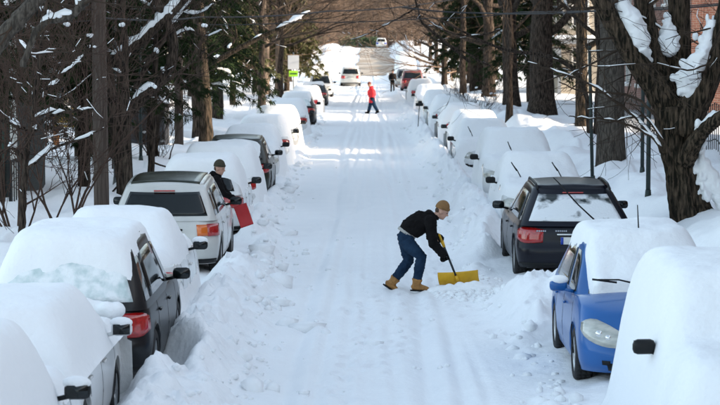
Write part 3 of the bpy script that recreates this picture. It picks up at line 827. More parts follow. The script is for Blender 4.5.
# ------------------------------------------------------------------ houses
BRICK = None
def brick_mat(name, c1, c2, mortar, scale=1.0):
    m = bpy.data.materials.new(name); m.use_nodes = True; nt = m.node_tree; b = nt.nodes['Principled BSDF']
    tc = nt.nodes.new('ShaderNodeTexCoord'); sp = nt.nodes.new('ShaderNodeSeparateXYZ'); cb = nt.nodes.new('ShaderNodeCombineXYZ'); ad = nt.nodes.new('ShaderNodeMath'); ad.operation = 'ADD'
    nt.links.new(tc.outputs['Object'], sp.inputs[0]); nt.links.new(sp.outputs[0], ad.inputs[0]); nt.links.new(sp.outputs[1], ad.inputs[1])
    nt.links.new(ad.outputs[0], cb.inputs[0]); nt.links.new(sp.outputs[2], cb.inputs[1])
    br = nt.nodes.new('ShaderNodeTexBrick'); br.inputs['Scale'].default_value = scale
    br.inputs['Color1'].default_value = (*c1, 1); br.inputs['Color2'].default_value = (*c2, 1); br.inputs['Mortar'].default_value = (*mortar, 1)
    br.inputs['Brick Width'].default_value = 0.225; br.inputs['Row Height'].default_value = 0.08; br.inputs['Mortar Size'].default_value = 0.008
    nt.links.new(cb.outputs[0], br.inputs['Vector']); nt.links.new(br.outputs['Color'], b.inputs['Base Color'])
    bp = nt.nodes.new('ShaderNodeBump'); bp.inputs['Strength'].default_value = .5; bp.inputs['Distance'].default_value = .01
    nt.links.new(br.outputs['Fac'], bp.inputs['Height']); bp.invert = True; nt.links.new(bp.outputs[0], b.inputs['Normal'])
    b.inputs['Roughness'].default_value = .9
    return m
BRICK = brick_mat('red_brick', (0.17, 0.07, 0.052), (0.23, 0.10, 0.072), (0.26, 0.23, 0.20))
BRICKF = brick_mat('brown_brick', (0.12, 0.072, 0.060), (0.16, 0.095, 0.078), (0.18, 0.15, 0.135), 0.35)
STUC = mat('beige_siding', (0.40, 0.35, 0.28), .85, var=.08, vscale=1.5, stretch=(1, 1, 14))
GREENW = mat('dark_siding', (0.030, 0.036, 0.034), .8, var=.2, vscale=2, stretch=(1, 1, 16))
TRIM = mat('white_trim', (0.62, 0.61, 0.58), .6, var=.05)
PANE = mat('house_pane', (0.025, 0.032, 0.04), .08, spec=.7)
DOORM = mat('door_green', (0.016, 0.045, 0.034), .5)
ROOFT = mat('roof_shingle', (0.05, 0.045, 0.042), .9, var=.3, vscale=3)

def house(label, x0, x1, y0, y1, h, wallm, z0, wins, roof='flat', group=None, name='house'):
    """wins: list of (face, a, z, w, h); face 's' = toward the camera (y0), 'w' / 'e' = street sides at x0 / x1"""
    root = empty(name, ((x0 + x1) / 2, (y0 + y1) / 2, z0)); tag(root, label, 'house', group)
    cx, cy = (x0 + x1) / 2, (y0 + y1) / 2
    w = MB(); w.box((0, 0, h / 2 - .5), (x1 - x0, y1 - y0, h + 1.0), bev=.02); w.build('wall', wallm, root, smooth=False)
    if roof == 'flat':
        r_ = MB(); r_.box((0, 0, h + .15), (x1 - x0 + .5, y1 - y0 + .5, .30), bev=.04); ro = r_.build('cornice', TRIM, root, smooth=False)
        s_ = MB(); s_.box((0, 0, h + .42), (x1 - x0 + .2, y1 - y0 + .2, .26), bev=.12); s_.build('roof_snow', SNOW, root)
    else:
        hx, hy = (x1 - x0) / 2 + .4, (y1 - y0) / 2 + .4; rh = min(hx, hy) * .62
        V_ = [(-hx, -hy, h - .1), (hx, -hy, h - .1), (hx, hy, h - .1), (-hx, hy, h - .1), (-hx, 0, h + rh), (hx, 0, h + rh)]
        F_ = [(0, 1, 5, 4), (2, 3, 4, 5), (0, 4, 3), (1, 2, 5), (3, 2, 1, 0)]
        mesh('roof', V_, F_, ROOFT, root, False)
        V2 = [(a * 1.01, b * 1.01, c + .22) for (a, b, c) in V_]
        mesh('roof_snow', V2, F_, SNOW, root, False)
    for (fc, a, z, ww, hh) in wins:
        if fc == 's': c = Vector((a - cx, y0 - cy, z)); ux = Vector((1, 0, 0)); nn = Vector((0, -1, 0))
        else:
            sx = x0 if fc == 'w' else x1
            c = Vector((sx - cx, a - cy, z)); ux = Vector((0, 1, 0)); nn = Vector((-1 if fc == 'w' else 1, 0, 0))
        def bx(mb, du, dz, dn, su, sz, sn):
            d = Vector((abs(ux.x) * su + abs(nn.x) * sn, abs(ux.y) * su + abs(nn.y) * sn, sz)); mb.box(c + ux * du + nn * dn + Vector((0, 0, dz)), d)
        f_ = MB(); t = .09
        bx(f_, -ww / 2, 0, .03, t, hh + t, .12); bx(f_, ww / 2, 0, .03, t, hh + t, .12)
        bx(f_, 0, hh / 2, .032, ww + t, t, .124); bx(f_, 0, 0, .022, ww, .06, .08); bx(f_, 0, 0, .02, .045, hh, .07)
        fo = f_.build('window', TRIM, root, smooth=False)
        p = MB(); bx(p, 0, 0, -.0, ww - .02, hh - .02, .03); p.build('pane', PANE, fo, smooth=False)
        s_ = MB(); bx(s_, 0, -hh / 2 - .05, .08, ww + .3, .09, .22); s_.build('sill', TRIM, fo, smooth=False)
        s2 = MB(); bx(s2, 0, -hh / 2 + .03, .10, ww + .24, .07, .16); s2.build('sill_snow', SNOW, fo, smooth=False)
    return root
def wall_windows(face, a0, a1, n, zs, w=1.0, h=1.6):
    return [(face, a0 + (a1 - a0) * (i + .5) / n, z, w, h) for i in range(n) for z in zs]
house('long brick row houses out of view on the right, added to shade the parked cars', 13.0, 24, -30, 66.0, 11.5, BRICK, .9, wall_windows('w', 8, 66, 14, (2, 5.2, 8.4)))  # unseen block, placed so its shadow covers the near street
house('red brick house whose side wall shows between the limbs of the forked tree', 11.6, 23, 75.0, 102.0, 11.5, BRICK, .9, wall_windows('w', 75, 102, 7, (2, 5.2, 8.4)) + [('s', 14.4, 2.4, 1.0, 1.5), ('s', 14.4, 5.6, 1.0, 1.5), ('s', 18, 2.4, 1.0, 1.5)])
hb = house('beige house with tall narrow windows and grey porch beyond the dark trunks', 11.2, 22, 121.0, 136.0, 9.0, STUC, .8, wall_windows('s', 11.4, 21, 5, (2.0, 4.9, 7.4), .9, 1.7) + wall_windows('w', 121, 136, 4, (2.0, 4.9), .9, 1.6), roof='gable')
pm = MB(); pm.box((-4.3, -8.6, 3.2), (3.0, 2.0, .25)); 
for xx in (-5.6, -3.0): pm.box((xx, -9.4, 1.55), (.18, .18, 3.1))
pm.build('porch', mat('porch_grey', (0.2, 0.22, 0.24), .7), hb, smooth=False)
pm = MB(); pm.box((-4.3, -8.6, 3.45), (3.1, 2.1, .24), bev=.1); pm.build('porch_snow', SNOW, hb)
# dark house at the left edge
dh = house('dark sided house with white corner boards and green door at the left verge', -19, -7.55, 45.5, 49.5, 7.0, GREENW, .2, [('s', -9.6, 1.9, 1.0, 1.5)], roof='gable')
d = MB(); d.box((5.05, -2.03, 1.1), (.82, .08, 2.05), bev=.02); do = d.build('door', DOORM, dh, smooth=False)
d = MB(); d.ball((4.73, -2.10, 1.05), .04, 8, 6); d.build('handle', CHROME, do)
for xx in (5.66, 4.45):
    d = MB(); d.box((xx, -2.04, 3.2), (.14, .09, 6.4)); d.build('corner_board', TRIM, dh, smooth=False)
d = MB(); d.box((4.6, -2.75, .0), (2.6, 1.4, .5), bev=.1); d.build('step_snow', SNOW, dh)
for xx in (3.4, 5.8):
    d = MB(); d.bar((xx, -3.35, .2), (xx, -3.35, 1.15), .06); d.bar((xx, -3.35, 1.12), (xx, -2.15, 1.12), .05)
    for k in range(4): d.bar((xx, -3.15 + k * .28, .2), (xx, -3.15 + k * .28, 1.1), .025)
    d.build('handrail', IRON, dh, smooth=False)
# brown apartment block closing the street and beige houses around it
house('brown brick apartment block closing the top of the street', -22, 30, 430, 455, 22.0, BRICKF, 3.3, wall_windows('s', -22, 30, 16, (2.5, 6.2, 9.9, 13.6), 1.5, 1.9))
house('pale house on the sunlit rise left of the street end', -42, -24, 300, 318, 9.0, STUC, 2.5, wall_windows('s', -42, -24, 5, (2, 5.5), 1.2, 1.6) + wall_windows('e', 300, 318, 4, (2, 5.5), 1.2, 1.6), roof='gable')
house('low tan house behind the left conifers in the sunny yard', -34, -17, 118, 132, 5.5, STUC, .4, wall_windows('s', -34, -17, 5, (2, 4.2), 1.1, 1.2) + wall_windows('e', 118, 132, 4, (2,), 1.1, 1.3), roof='gable')

# garden shed with snowy roof
sh = empty('garden_shed', (-7.45, 70, gz1(-7.45, 70))); tag(sh, 'small dark shed with snow-laden pitched roof behind the wooden pole', 'shed')
b = MB(); b.box((0, 0, .55), (1.7, 1.6, 1.3)); b.build('wall', mat('shed_grey', (0.05, 0.052, 0.058), .8, var=.2), sh, smooth=False)
b = MB(); b.box((.2, -.82, .5), (.6, .05, 1.0), bev=.01); b.build('door', mat('shed_door', (0.035, 0.036, 0.04), .7), sh, smooth=False)
for k, dz, m_, nm in ((1.0, 0, ROOFT, 'roof'), (1.03, .14, SNOW, 'roof_snow')):
    hx, hy = 1.0 * k, .98 * k
    mesh(nm, [(-hx, -hy, 1.15 + dz), (hx, -hy, 1.15 + dz), (hx, hy, 1.15 + dz), (-hx, hy, 1.15 + dz), (-hx, 0, 1.7 + dz), (hx, 0, 1.7 + dz)], [(0, 1, 5, 4), (2, 3, 4, 5), (0, 4, 3), (1, 2, 5), (3, 2, 1, 0)], m_, sh, False)
# playset
pz = gz1(-9.6, 68)
ps = empty('playset', (-9.6, 68, pz)); tag(ps, 'orange and yellow child playset standing in the snowy yard', 'playset')
OR = mat('orange_plastic', (0.36, 0.12, 0.012), .6); YE = mat('yellow_plastic', (0.38, 0.22, 0.015), .6); RE = mat('red_plastic', (0.5, 0.03, 0.02), .5)
for k, (dx, dy, m_) in enumerate(((-.4, -.3, OR), (.4, -.3, RE), (-.4, .3, OR), (.4, .3, RE))):
    b = MB(); b.tube([(dx, dy, -.3), (dx, dy, 1.75)], .05, 8); b.build('post', m_, ps)
b = MB(); b.box((0, 0, .75), (.9, .7, .08), bev=.02); b.build('deck', YE, ps)
b = MB(); b.box((0, -.3, 1.1), (.7, .05, .5), bev=.02); b.build('panel', YE, ps)
b = MB(); b.box((.85, 0, .42), (1.1, .42, .06), Matrix.Rotation(.62, 3, 'Y'), bev=.02); b.build('slide', RE, ps)
b = MB(); b.box((0, 0, .85), (.85, .62, .14), bev=.06); b.build('snow', SNOW, ps)

# ------------------------------------------------------------------ poles, wires, signs, fence
def utility_pole(label, x, y, r0, r1, h, lean=0.0, arms=True, m=POLEW):
    z = gz1(x, y) - .4
    root = empty('utility_pole', (x, y, z)); tag(root, label, 'pole')
    n = 14; p = MB(); p.tube([(lean * t * h, 0, t * h) for t in lin(0, 1, n)], [r0 + (r1 - r0) * t for t in lin(0, 1, n)], 14, jit=.02, rg=rng); p.build('pole', m, root)
    if arms:
        a = MB(); a.box((lean * h * .95, 0, h * .95), (2.4, .10, .12), bev=.01); a.build('crossarm', m, root)
        for k in (-1.05, -.5, .5, 1.05):
            i_ = MB(); i_.lathe_x([(0, .001), (.0, .03), (.02, .05), (.05, .03), (.08, .045), (.11, .025), (.13, .001)], 10)
            i_.v = [(k + lean * h * .95 + v[1], v[2], v[0] + h * .95 + .06) for v in i_.v]; i_.build('insulator', STEEL, root)
    return root
utility_pole('weathered wooden utility pole standing behind the snow-buried left cars', -5.28, 42.0, .155, .135, 9.5, -.006)
utility_pole('thinner wooden utility pole beside the dark conifer trunks', -5.85, 66.0, .145, .12, 9.5, 0.0)
def post(label, x, y, h, r, m, lean=0.0, name='street_post'):
    z = gz1(x, y) - .3
    root = empty(name, (x, y, z)); tag(root, label, 'post')
    p = MB(); p.tube([(0, 0, 0), (lean * h, 0, h)], [r, r * .9], 10); p.build('shaft', m, root)
    b = MB(); b.tube([(lean * h, 0, h), (lean * h, 0, h + .06)], [r * 1.25, r * .8], 10); b.build('cap', m, root)
    b = MB(); b.tube([(0, 0, .2), (0, 0, .42)], [r * 1.6, r * 1.15], 10); b.build('collar', m, root)
    return root
post('thin grey metal post by the wooden utility pole', -5.95, 50, 6.5, .05, STEEL)
post('thin dark green post beside the snowy shed', -6.2, 58, 4.4, .045, STEELG)
post('green leaning post between the dark trunks and the grey trunk', 5.0, 46, 3.2, .04, STEELG, -.03)
post('green metal post beside the thick grey trunk', 5.75, 43.5, 5.0, .04, STEELG)
post('grey-green post in the verge next to the forked tree', 5.35, 39.6, 2.6, .045, STEELG)
post('dark post at the far side of the forked tree', 6.9, 39.5, 3.4, .05, IRON)
# street sign seen from behind
sx_, sy_ = -4.15, 122.0; szz = gz1(sx_, sy_)
sg_ = empty('street_sign', (sx_, sy_, szz)); tag(sg_, 'square white street sign with small yellow-green plate on a post', 'sign')
b = MB(); b.tube([(0, 0, -.3), (0, 0, 3.3)], .035, 8); b.build('post', STEEL, sg_)
b = MB(); b.box((0, -.05, 2.72), (.64, .012, .80), bev=.05); b.v = [(v[0], v[1], v[2]) for v in b.v]; b.build('sign_plate', mat('sign_back', (0.55, 0.56, 0.57), .5), sg_, smooth=False)
b = MB(); b.box((0, -.05, 2.06), (.52, .012, .34), bev=.004); b.build('lower_plate', mat('sign_lime', (0.36, 0.72, 0.03), .5), sg_, smooth=False)
b = MB(); b.box((0, -.062, 2.06), (.40, .008, .09)); b.build('marking', mat('sign_dark', (0.03, 0.12, 0.02), .5), sg_, smooth=False)
# overhead cables: each ends at a pole or beyond the frame at a house
def cable(label, pts, r=.016, sag=.25):
    P = []
    for i in range(len(pts) - 1):
        a, b = Vector(pts[i]), Vector(pts[i + 1])
        for k in range(16):
            t = k / 16; P.append(a.lerp(b, t) - Vector((0, 0, sag * 4 * t * (1 - t))))
    P.append(Vector(pts[-1]))
    w = MB(); w.tube(P, r, 6); o = w.build('overhead_cable', WIRE); tag(o, label, 'cable', 'overhead cables'); return o
cable('thick black cable crossing the street highest above the red-coated walker', [at(105, 18, 42), at(200, 17, 52), at(330, 11, 60), at(430, 3, 66), at(560, -22, 75)], .020, .06)
cable('thin black cable running level just beneath the thick cable', [at(182, 24, 66), at(300, 22, 62), at(430, 18, 58), at(520, 12, 56), at(740, 2, 44)], .014, .05)
cable('black cable sloping across to the forked tree', [at(402, 7, 58), at(480, 13, 56), at(600, 11, 50), at(740, 3, 44)], .020, .04)
cable('faint cable stretched from the wooden pole to the left house', [at(-20, 4, 40), at(98, 9, 42)], .014, .05)
cable('faint lower cable stretched from the wooden pole toward the left house', [at(-20, 20, 40), at(98, 20, 42)], .014, .05)
# iron fence on the right verge
fx = 8.7
fr = empty('iron_fence', (fx, 40, 0)); tag(fr, 'black iron picket fence behind the right-hand tree trunks', 'fence')
pk = MB(); pk.box((0, 0, .55), (.022, .022, 1.1)); pk.box((0, 0, 1.13), (.034, .034, .06), bev=.012)
pko = pk.build('picket', IRON, fr, smooth=False); pko.location = (0, 0, gz1(fx, 40)); pme = pko.data
ypos = np.arange(40.3, 74, .3); zg = gz(np.full(len(ypos), fx), ypos)
for y_, z_ in zip(ypos, zg): share('picket', pme, fr, (0, float(y_) - 40, float(z_)))
for hz_ in (.25, .95):
    b = MB(); b.tube([(0, float(y_) - 40, float(z_) + hz_) for y_, z_ in zip(ypos, zg)], .018, 5); b.build('rail', IRON, fr)
# fence and hedge across the top road
fr2 = empty('park_fence', (0, 384, 3.4)); tag(fr2, 'low dark fence across the top road before a green bank', 'fence')
for k in range(34):
    b = MB(); b.box((-18 + k * 1.2, 0, .6), (.09, .09, 1.3)); b.build('post', IRON, fr2, smooth=False)
for hz_ in (.2, .6, 1.05):
    b = MB(); b.box((1.6, 0, hz_), (39.5, .05, .06)); b.build('rail', IRON, fr2, smooth=False)
# upright snow shovel stuck in the bank on the right
z_ = gz1(2.05, 72)
us_ = empty('snow_shovel', at(418, 128, 92)); us_.location.z = gz1(us_.location.x, 92) - .05; tag(us_, 'dark snow shovel stuck upright in the bank by the right-hand cars', 'shovel')
b = MB(); b.tube([(0, 0, 0), (.06, 0, .98)], .018, 8); b.build('shaft', BLACKP, us_)
b = MB(); b.box((.06, 0, 1.02), (.34, .05, .14), bev=.03); b.build('blade', BLACKP, us_)

# ------------------------------------------------------------------ trees
def stuff(o): o['kind'] = 'stuff'; return o
def snow_on(mb, pts, rad, rg_, cover=.7, th=1.0):
    """snow lying along the upper side of a limb"""
    run = []; gap = 0
    def flush():
        if len(run) > 1:
            n = len(run)
            P = []; Rr = []
            for k, (p, r) in enumerate(run):
                e = min(1, (k + .35) / 1.5, (n - 1 - k + .35) / 1.5)
                P.append(p + Vector((0, 0, r * .70 + min(.018, r * .5 + .003) * th * e))); Rr.append((max(.006, (r * .70 + min(.022, r * .8) * th) * e), max(.006, (r * .45 + min(.035, r * .9) * th) * e * rg_.uniform(.6, 1.4))))
            mb.tube(P, Rr, 8, jit=.16, rg=rg_)
            for p, q in zip(P, Rr):
                if rg_.random() < .5: mb.ball(p + Vector((rg_.gauss(0, q[0] * .6), rg_.gauss(0, q[0] * .6), rg_.gauss(0, q[1] * .4))), (q[0] * rg_.uniform(.5, 1.0), q[0] * rg_.uniform(.5, 1), q[1] * rg_.uniform(.5, 1.1)), 6, 4)
    for i in range(len(pts)):
        d = (pts[min(i + 1, len(pts) - 1)] - pts[max(i - 1, 0)]).normalized()
        if gap > 0: gap -= 1; flush(); run = []; continue
        if rg_.random() < .07: gap = rg_.randint(1, 3)
        if abs(d.z) < .86 and rg_.random() < cover: run.append((pts[i], rad[i]))
        else: flush(); run = []
    flush()
def smooth_line(P, n, rg_=None, wob=0.0):
    P = [Vector(p) for p in P]; out = []
    m = len(P)
    for i in range(m - 1):
        p0, p1, p2, p3 = P[max(i - 1, 0)], P[i], P[i + 1], P[min(i + 2, m - 1)]
        for k in range(n):
            t = k / n
            q = .5 * ((2 * p1) + (p2 - p0) * t + (2 * p0 - 5 * p1 + 4 * p2 - p3) * t * t + (3 * p1 - p0 - 3 * p2 + p3) * t ** 3)
            if wob: q = q + Vector((rg_.uniform(-wob, wob), rg_.uniform(-wob, wob), rg_.uniform(-wob, wob)))
            out.append(q)
    out.append(P[-1]); return out
def grow(lst, p, d, L, r, depth, rg_, spread=.6, up=.12, kids=(3, 5), seg=6, droop=0.0, minr=.004):
    pts = [p.copy()]; rad = [r]; q = p.copy(); dd = d.normalized()
    for i in range(seg):
        dd = (dd + Vector((rg_.gauss(0, .13), rg_.gauss(0, .13), rg_.gauss(0, .10) + up * .3 - droop * .3))).normalized()
        q = q + dd * (L / seg); pts.append(q.copy()); rad.append(max(minr, r * (1 - .78 * (i + 1) / seg)))
    lst.append((depth, pts, rad))
    if depth <= 0: return
    for k in range(rg_.randint(*kids)):
        i = rg_.randint(max(1, seg // 4), seg); base = pts[i]
        ax = Vector((rg_.gauss(0, 1), rg_.gauss(0, 1), rg_.gauss(0, .6))).normalized()
        nd = (pts[i] - pts[i - 1]).normalized() * (1 - spread * .6) + ax * spread
        grow(lst, base, nd + Vector((0, 0, up)), L * rg_.uniform(.5, .78), max(minr, rad[i] * rg_.uniform(.55, .8)), depth - 1, rg_, spread, up, kids, max(3, seg - 1), droop, minr)
def tree_from(root, lst, top, barkm, twigm, rg_, cover=0.0, snow_min=.02, trunk_depth=None, extra_snow=None, sides=9, th=1.0):
    td = trunk_depth if trunk_depth is not None else top
    t = MB(); br = MB(); sn = MB()
    for (dp, pts, rad) in lst:
        if dp >= td: t.tube(pts, rad, 22 if dp == top else sides, jit=.03, rg=rg_, ridge=.10 if dp == top else 0)
        else: br.tube(pts, rad, 5 if dp >= 1 and dp >= top - 2 else 3, cap=False)
        if cover and max(rad) > snow_min and rg_.random() < cover: snow_on(sn, pts, rad, rg_, .8, th)
    if extra_snow: extra_snow(sn)
    if t.v: t.build('trunk', barkm, root)
    if br.v: stuff(br.build('branches', twigm, root))
    if sn.v: stuff(sn.build('snow', SNOW, root))
    return root
def bare_tree(label, x, y, h, r, seed, barkm=BARK, twigm=TWIG, depth=4, spread=.62, kids=(3, 5), first=.35, cover=0.0, lean=(0, 0), group=None, nlimb=9, limbL=.42, name='bare_tree', flare=1.35, z=None, minr=.004, up=.12, th=1.0):
    rg_ = random.Random(seed); zz = gz1(x, y) if z is None else z
    root = empty(name, (x, y, zz)); tag(root, label, 'tree', group)
    lst = []; n = 12; P = []; Rr = []
    for i in range(n + 1):
        t = i / n; P.append(Vector((lean[0] * t * h + rg_.gauss(0, .012 * h) * t, lean[1] * t * h + rg_.gauss(0, .012 * h) * t, -.4 + t * h)))
        Rr.append(r * (1 - .72 * t) * (1 + (flare - 1) * math.exp(-t * h / .35)))
    P = smooth_line(P, 2); Rr = list(np.interp(np.linspace(0, n, len(P)), range(n + 1), Rr))
    lst.append((depth + 1, P, Rr))
    for k in range(nlimb):
        t = first + (1 - first) * (k + rg_.random()) / nlimb; i = min(len(P) - 1, int(t * (len(P) - 1)))
        a = k * 2.4 + rg_.uniform(-.4, .4)
        d = Vector((math.cos(a), math.sin(a), rg_.uniform(.15, .9)))
        grow(lst, P[i], d, h * limbL * rg_.uniform(.7, 1.1) * (1.15 - .5 * t), Rr[i] * rg_.uniform(.4, .62), depth - 1, rg_, spread, up, kids, 6, minr=minr)
    tree_from(root, lst, depth + 1, barkm, twigm, rg_, cover, trunk_depth=depth - 1, th=th)
    return root
def needle_sprays(mb, p, d, n, ln, wd, rg_):
    """flat drooping conifer sprays: two crossed slender leaf-shaped blades each"""
    for _ in range(n):
        a = Vector((rg_.gauss(0, 1), rg_.gauss(0, 1), rg_.gauss(-.25, .55))); a = (a + d * .9).normalized()
        l = ln * rg_.uniform(.5, 1.2); s = a.cross(Vector((rg_.gauss(0, 1), rg_.gauss(0, 1), rg_.gauss(0, 1)))).normalized() * wd * rg_.uniform(.6, 1.2)
        q = p + Vector((rg_.gauss(0, .05), rg_.gauss(0, .05), rg_.gauss(0, .04)))
        m = q + a * l * .45; e = q + a * l - Vector((0, 0, l * .18))
        b = len(mb.v); mb.v.extend([tuple(q), tuple(m + s), tuple(e), tuple(m - s)]); mb.f.append((b, b + 1, b + 2, b + 3))
def conifer(label, x, y, h, r, seed, z0=1.2, reach=2.6, nb=70, dens=16, needle=NEEDLE, group=None, snowp=.08, name='conifer_tree', ln=.34, wd=.035, barkm=BARK, z=None, droop=.5, minreach=.35, topz=None):
    rg_ = random.Random(seed); zz = gz1(x, y) if z is None else z
    root = empty(name, (x, y, zz)); tag(root, label, 'tree', group)
    t = MB(); n = 12
    P = [Vector((rg_.gauss(0, .03), rg_.gauss(0, .03), -.4 + h * i / n)) for i in range(n + 1)]
    t.tube(P, [r * (1 - .8 * i / n) for i in range(n + 1)], 9, jit=.05, rg=rg_); t.build('trunk', barkm, root)
    br = MB(); fo = MB(); sn = MB(); top = topz or h
    for k in range(nb):
        zz_ = z0 + (top - z0) * (k + rg_.random()) / nb
        a = k * 2.399 + rg_.uniform(-.3, .3); L = max(minreach, reach * (1 - .75 * zz_ / h)) * rg_.uniform(.6, 1.1)
        pts = []; 
        for i in range(7):
            s = i / 6; pts.append(Vector((math.cos(a) * L * s, math.sin(a) * L * s, zz_ + .12 * L * s - droop * L * s * s)) + Vector((rg_.gauss(0, .04), rg_.gauss(0, .04), rg_.gauss(0, .04))))
        br.tube(pts, [.03 * (1 - .8 * i / 6) + .004 for i in range(7)], 4, cap=False)
        for i in range(1, 7):
            d = (pts[i] - pts[i - 1]).normalized()
            needle_sprays(fo, pts[i], d, dens, ln, wd, rg_)
            needle_sprays(fo, (pts[i] + pts[i - 1]) / 2, d, dens // 2, ln, wd, rg_)
        if rg_.random() < snowp:
            i0 = rg_.randint(1, 3); seg = pts[i0:i0 + rg_.randint(3, 4)]
            snow_on(sn, seg, [.06] * len(seg), rg_, 1.0, 1.4)
    stuff(br.build('branches', barkm, root)); stuff(fo.build('crown', needle, root, smooth=False))
    if sn.v: stuff(sn.build('snow', SNOW, root))
    return root

# --- the forked tree on the right verge
rg_ = random.Random(3); YT = 35.0
def T(px, py, dy=0.0): return at(px - 5 * min(1, max(0, (py - 20) / 100)), py, YT + dy)
root = empty('forked_tree', (T(690, 215).x, YT, gz1(T(690, 215).x, YT))); tag(root, 'thick forked tree with snow packed in its crotch, standing on the right verge', 'tree')
base = Vector(root.location); loc = lambda p: p - base
tr = MB()
def limb(pts, r, n=10, wob=.008, sides=14):
    P = smooth_line([loc(T(*p)) for p in pts], n, rg_, wob); Rr = list(np.interp(np.linspace(0, 1, len(P)), np.linspace(0, 1, len(r)), [q * .86 for q in r]))
    tr.tube(P, Rr, 40, jit=.012, rg=rg_, ridge=.13); return P, Rr
limb([(703, 232), (694, 205), (688, 170), (682, 140), (680, 105)], [.46, .38, .345, .35, .42])
l1 = limb([(682, 130), (668, 100), (645, 70), (618, 30), (596, -10), (585, -40)], [.33, .26, .21, .18, .15, .13])
l2 = limb([(680, 118, .2), (664, 80, .3), (651, 40, .3), (643, 0, .3), (640, -40, .3)], [.30, .22, .18, .165, .15])
l3 = limb([(684, 115, .3), (681, 70, .5), (679, 30, .5), (678, -10, .5), (678, -50, .5)], [.34, .24, .21, .20, .18])
l4 = limb([(686, 128, -.1), (702, 95, -.2), (716, 60, -.2), (726, 20, -.2), (736, -30, -.2)], [.36, .28, .24, .22, .2])
l5 = limb([(690, 160, -.25), (705, 135, -.6), (724, 118, -.9), (750, 100, -1.2)], [.20, .13, .11, .09])
to = tr.build('trunk', BARKM, root)
tw = []
for (P, Rr) in (l1, l2, l3, l4):
    for k in range(6):
        i = rg_.randint(len(P) // 3, len(P) - 1)
        grow(tw, P[i], Vector((rg_.gauss(-.4, .8), rg_.gauss(0, .8), rg_.gauss(-.1, .5))), rg_.uniform(.8, 1.8), rg_.uniform(.015, .03), 2, rg_, .6, .0, (2, 4), 6)
for pts, r in (([(668, 150), (640, 118), (600, 88), (560, 72), (530, 62)], .03), ([(664, 120), (640, 98), (612, 93), (585, 92), (562, 82)], .025), ([(662, 140), (640, 128), (615, 120), (590, 118), (574, 116)], .022), ([(676, 155), (655, 122), (640, 116), (618, 122), (602, 122)], .02), ([(720, 60), (690, 70), (660, 64), (600, 66), (555, 58)], .014)):
    P = smooth_line([loc(T(p[0], p[1], -.5)) for p in pts], 5, rg_, .012); tw.append((1, P, [r * (1 - .75 * i / len(P)) + .003 for i in range(len(P))]))
    for k in range(7):
        i = rg_.randint(3, len(P) - 1); grow(tw, P[i], Vector((rg_.gauss(-.5, .5), rg_.gauss(0, .5), rg_.gauss(.1, .6))), rg_.uniform(.3, .8), r * .45, 1, rg_, .6, .05, (1, 3), 5, minr=.003)
def fork_snow(_):
    sn = MB()
    # heaped snow in the crotches, traced as thick lens-shaped lumps on the limbs
    def lump(pts, r):
        P = smooth_line([loc(T(p[0], p[1], p[2] + .09)) for p in pts], 4, rg_, .02)
        Rr = list(np.interp(np.linspace(0, 1, len(P)), np.linspace(0, 1, len(r)), [q[0] for q in r])); R2 = list(np.interp(np.linspace(0, 1, len(P)), np.linspace(0, 1, len(r)), [q[1] for q in r]))
        sn.tube(P, [(a * rg_.uniform(.8, 1.15), b * rg_.uniform(.8, 1.15)) for a, b in zip(Rr, R2)], 12, side=(0, 1, 0), jit=.12, rg=rg_)
        for q, a in zip(P, Rr):
            for _k in range(2): sn.ball(q + Vector((rg_.gauss(0, a * .5), rg_.uniform(-.05, .15), rg_.gauss(0, a * .5))), (rg_.uniform(.03, .08), .08, rg_.uniform(.03, .09)), 7, 5)
    lump([(622, 2, -.05), (630, 18, -.05), (638, 34, -.05), (645, 52, .0), (650, 66, .1)], [(.16, .14), (.26, .20), (.28, .21), (.20, .14), (.08, .05)])
    lump([(667, 20, .2), (668, 34, .2), (670, 46, .2), (668, 56, .2)], [(.08, .05), (.22, .16), (.28, .19), (.14, .08)])
    lump([(712, 20, -.3), (707, 44, -.32), (699, 64, -.32), (692, 84, -.32), (690, 100, -.34)], [(.07, .07), (.19, .12), (.26, .17), (.28, .22), (.10, .07)])
    lump([(679, 78, -.32), (688, 84, -.36), (694, 88, -.36)], [(.05, .05), (.14, .10), (.1, .06)])
    lump([(704, 128, -.62), (714, 122, -.75), (730, 112, -.9)], [(.08, .06), (.13, .1), (.12, .09)])
    # plastered snow blown against the right flank of the trunk
    for k in range(120):
        py = rg_.uniform(128, 200); e = np.interp(py, [128, 150, 185, 200], [709, 706, 708, 712]); px = e - abs(rg_.gauss(0, 6.0)) + 3
        sn.ball(loc(T(px, py, -.20 - rg_.random() * .12)), (rg_.uniform(.02, .06), .05, rg_.uniform(.03, .075)), 7, 5)
    for k in range(40):
        px = rg_.uniform(707, 728); py = np.interp(px, [707, 730], [158, 196]) + rg_.uniform(0, 16)
        sn.ball(loc(T(px, py, -.2)), (.12, .14, .12), 8, 6)
    po = sn.build('packed_snow', SNOW, root); remesh(po, .018, 2); stuff(po)
tree_from(root, tw, 3, BARKM, TWIG, rg_, cover=.55, snow_min=.012, trunk_depth=9, extra_snow=fork_snow, th=.55)

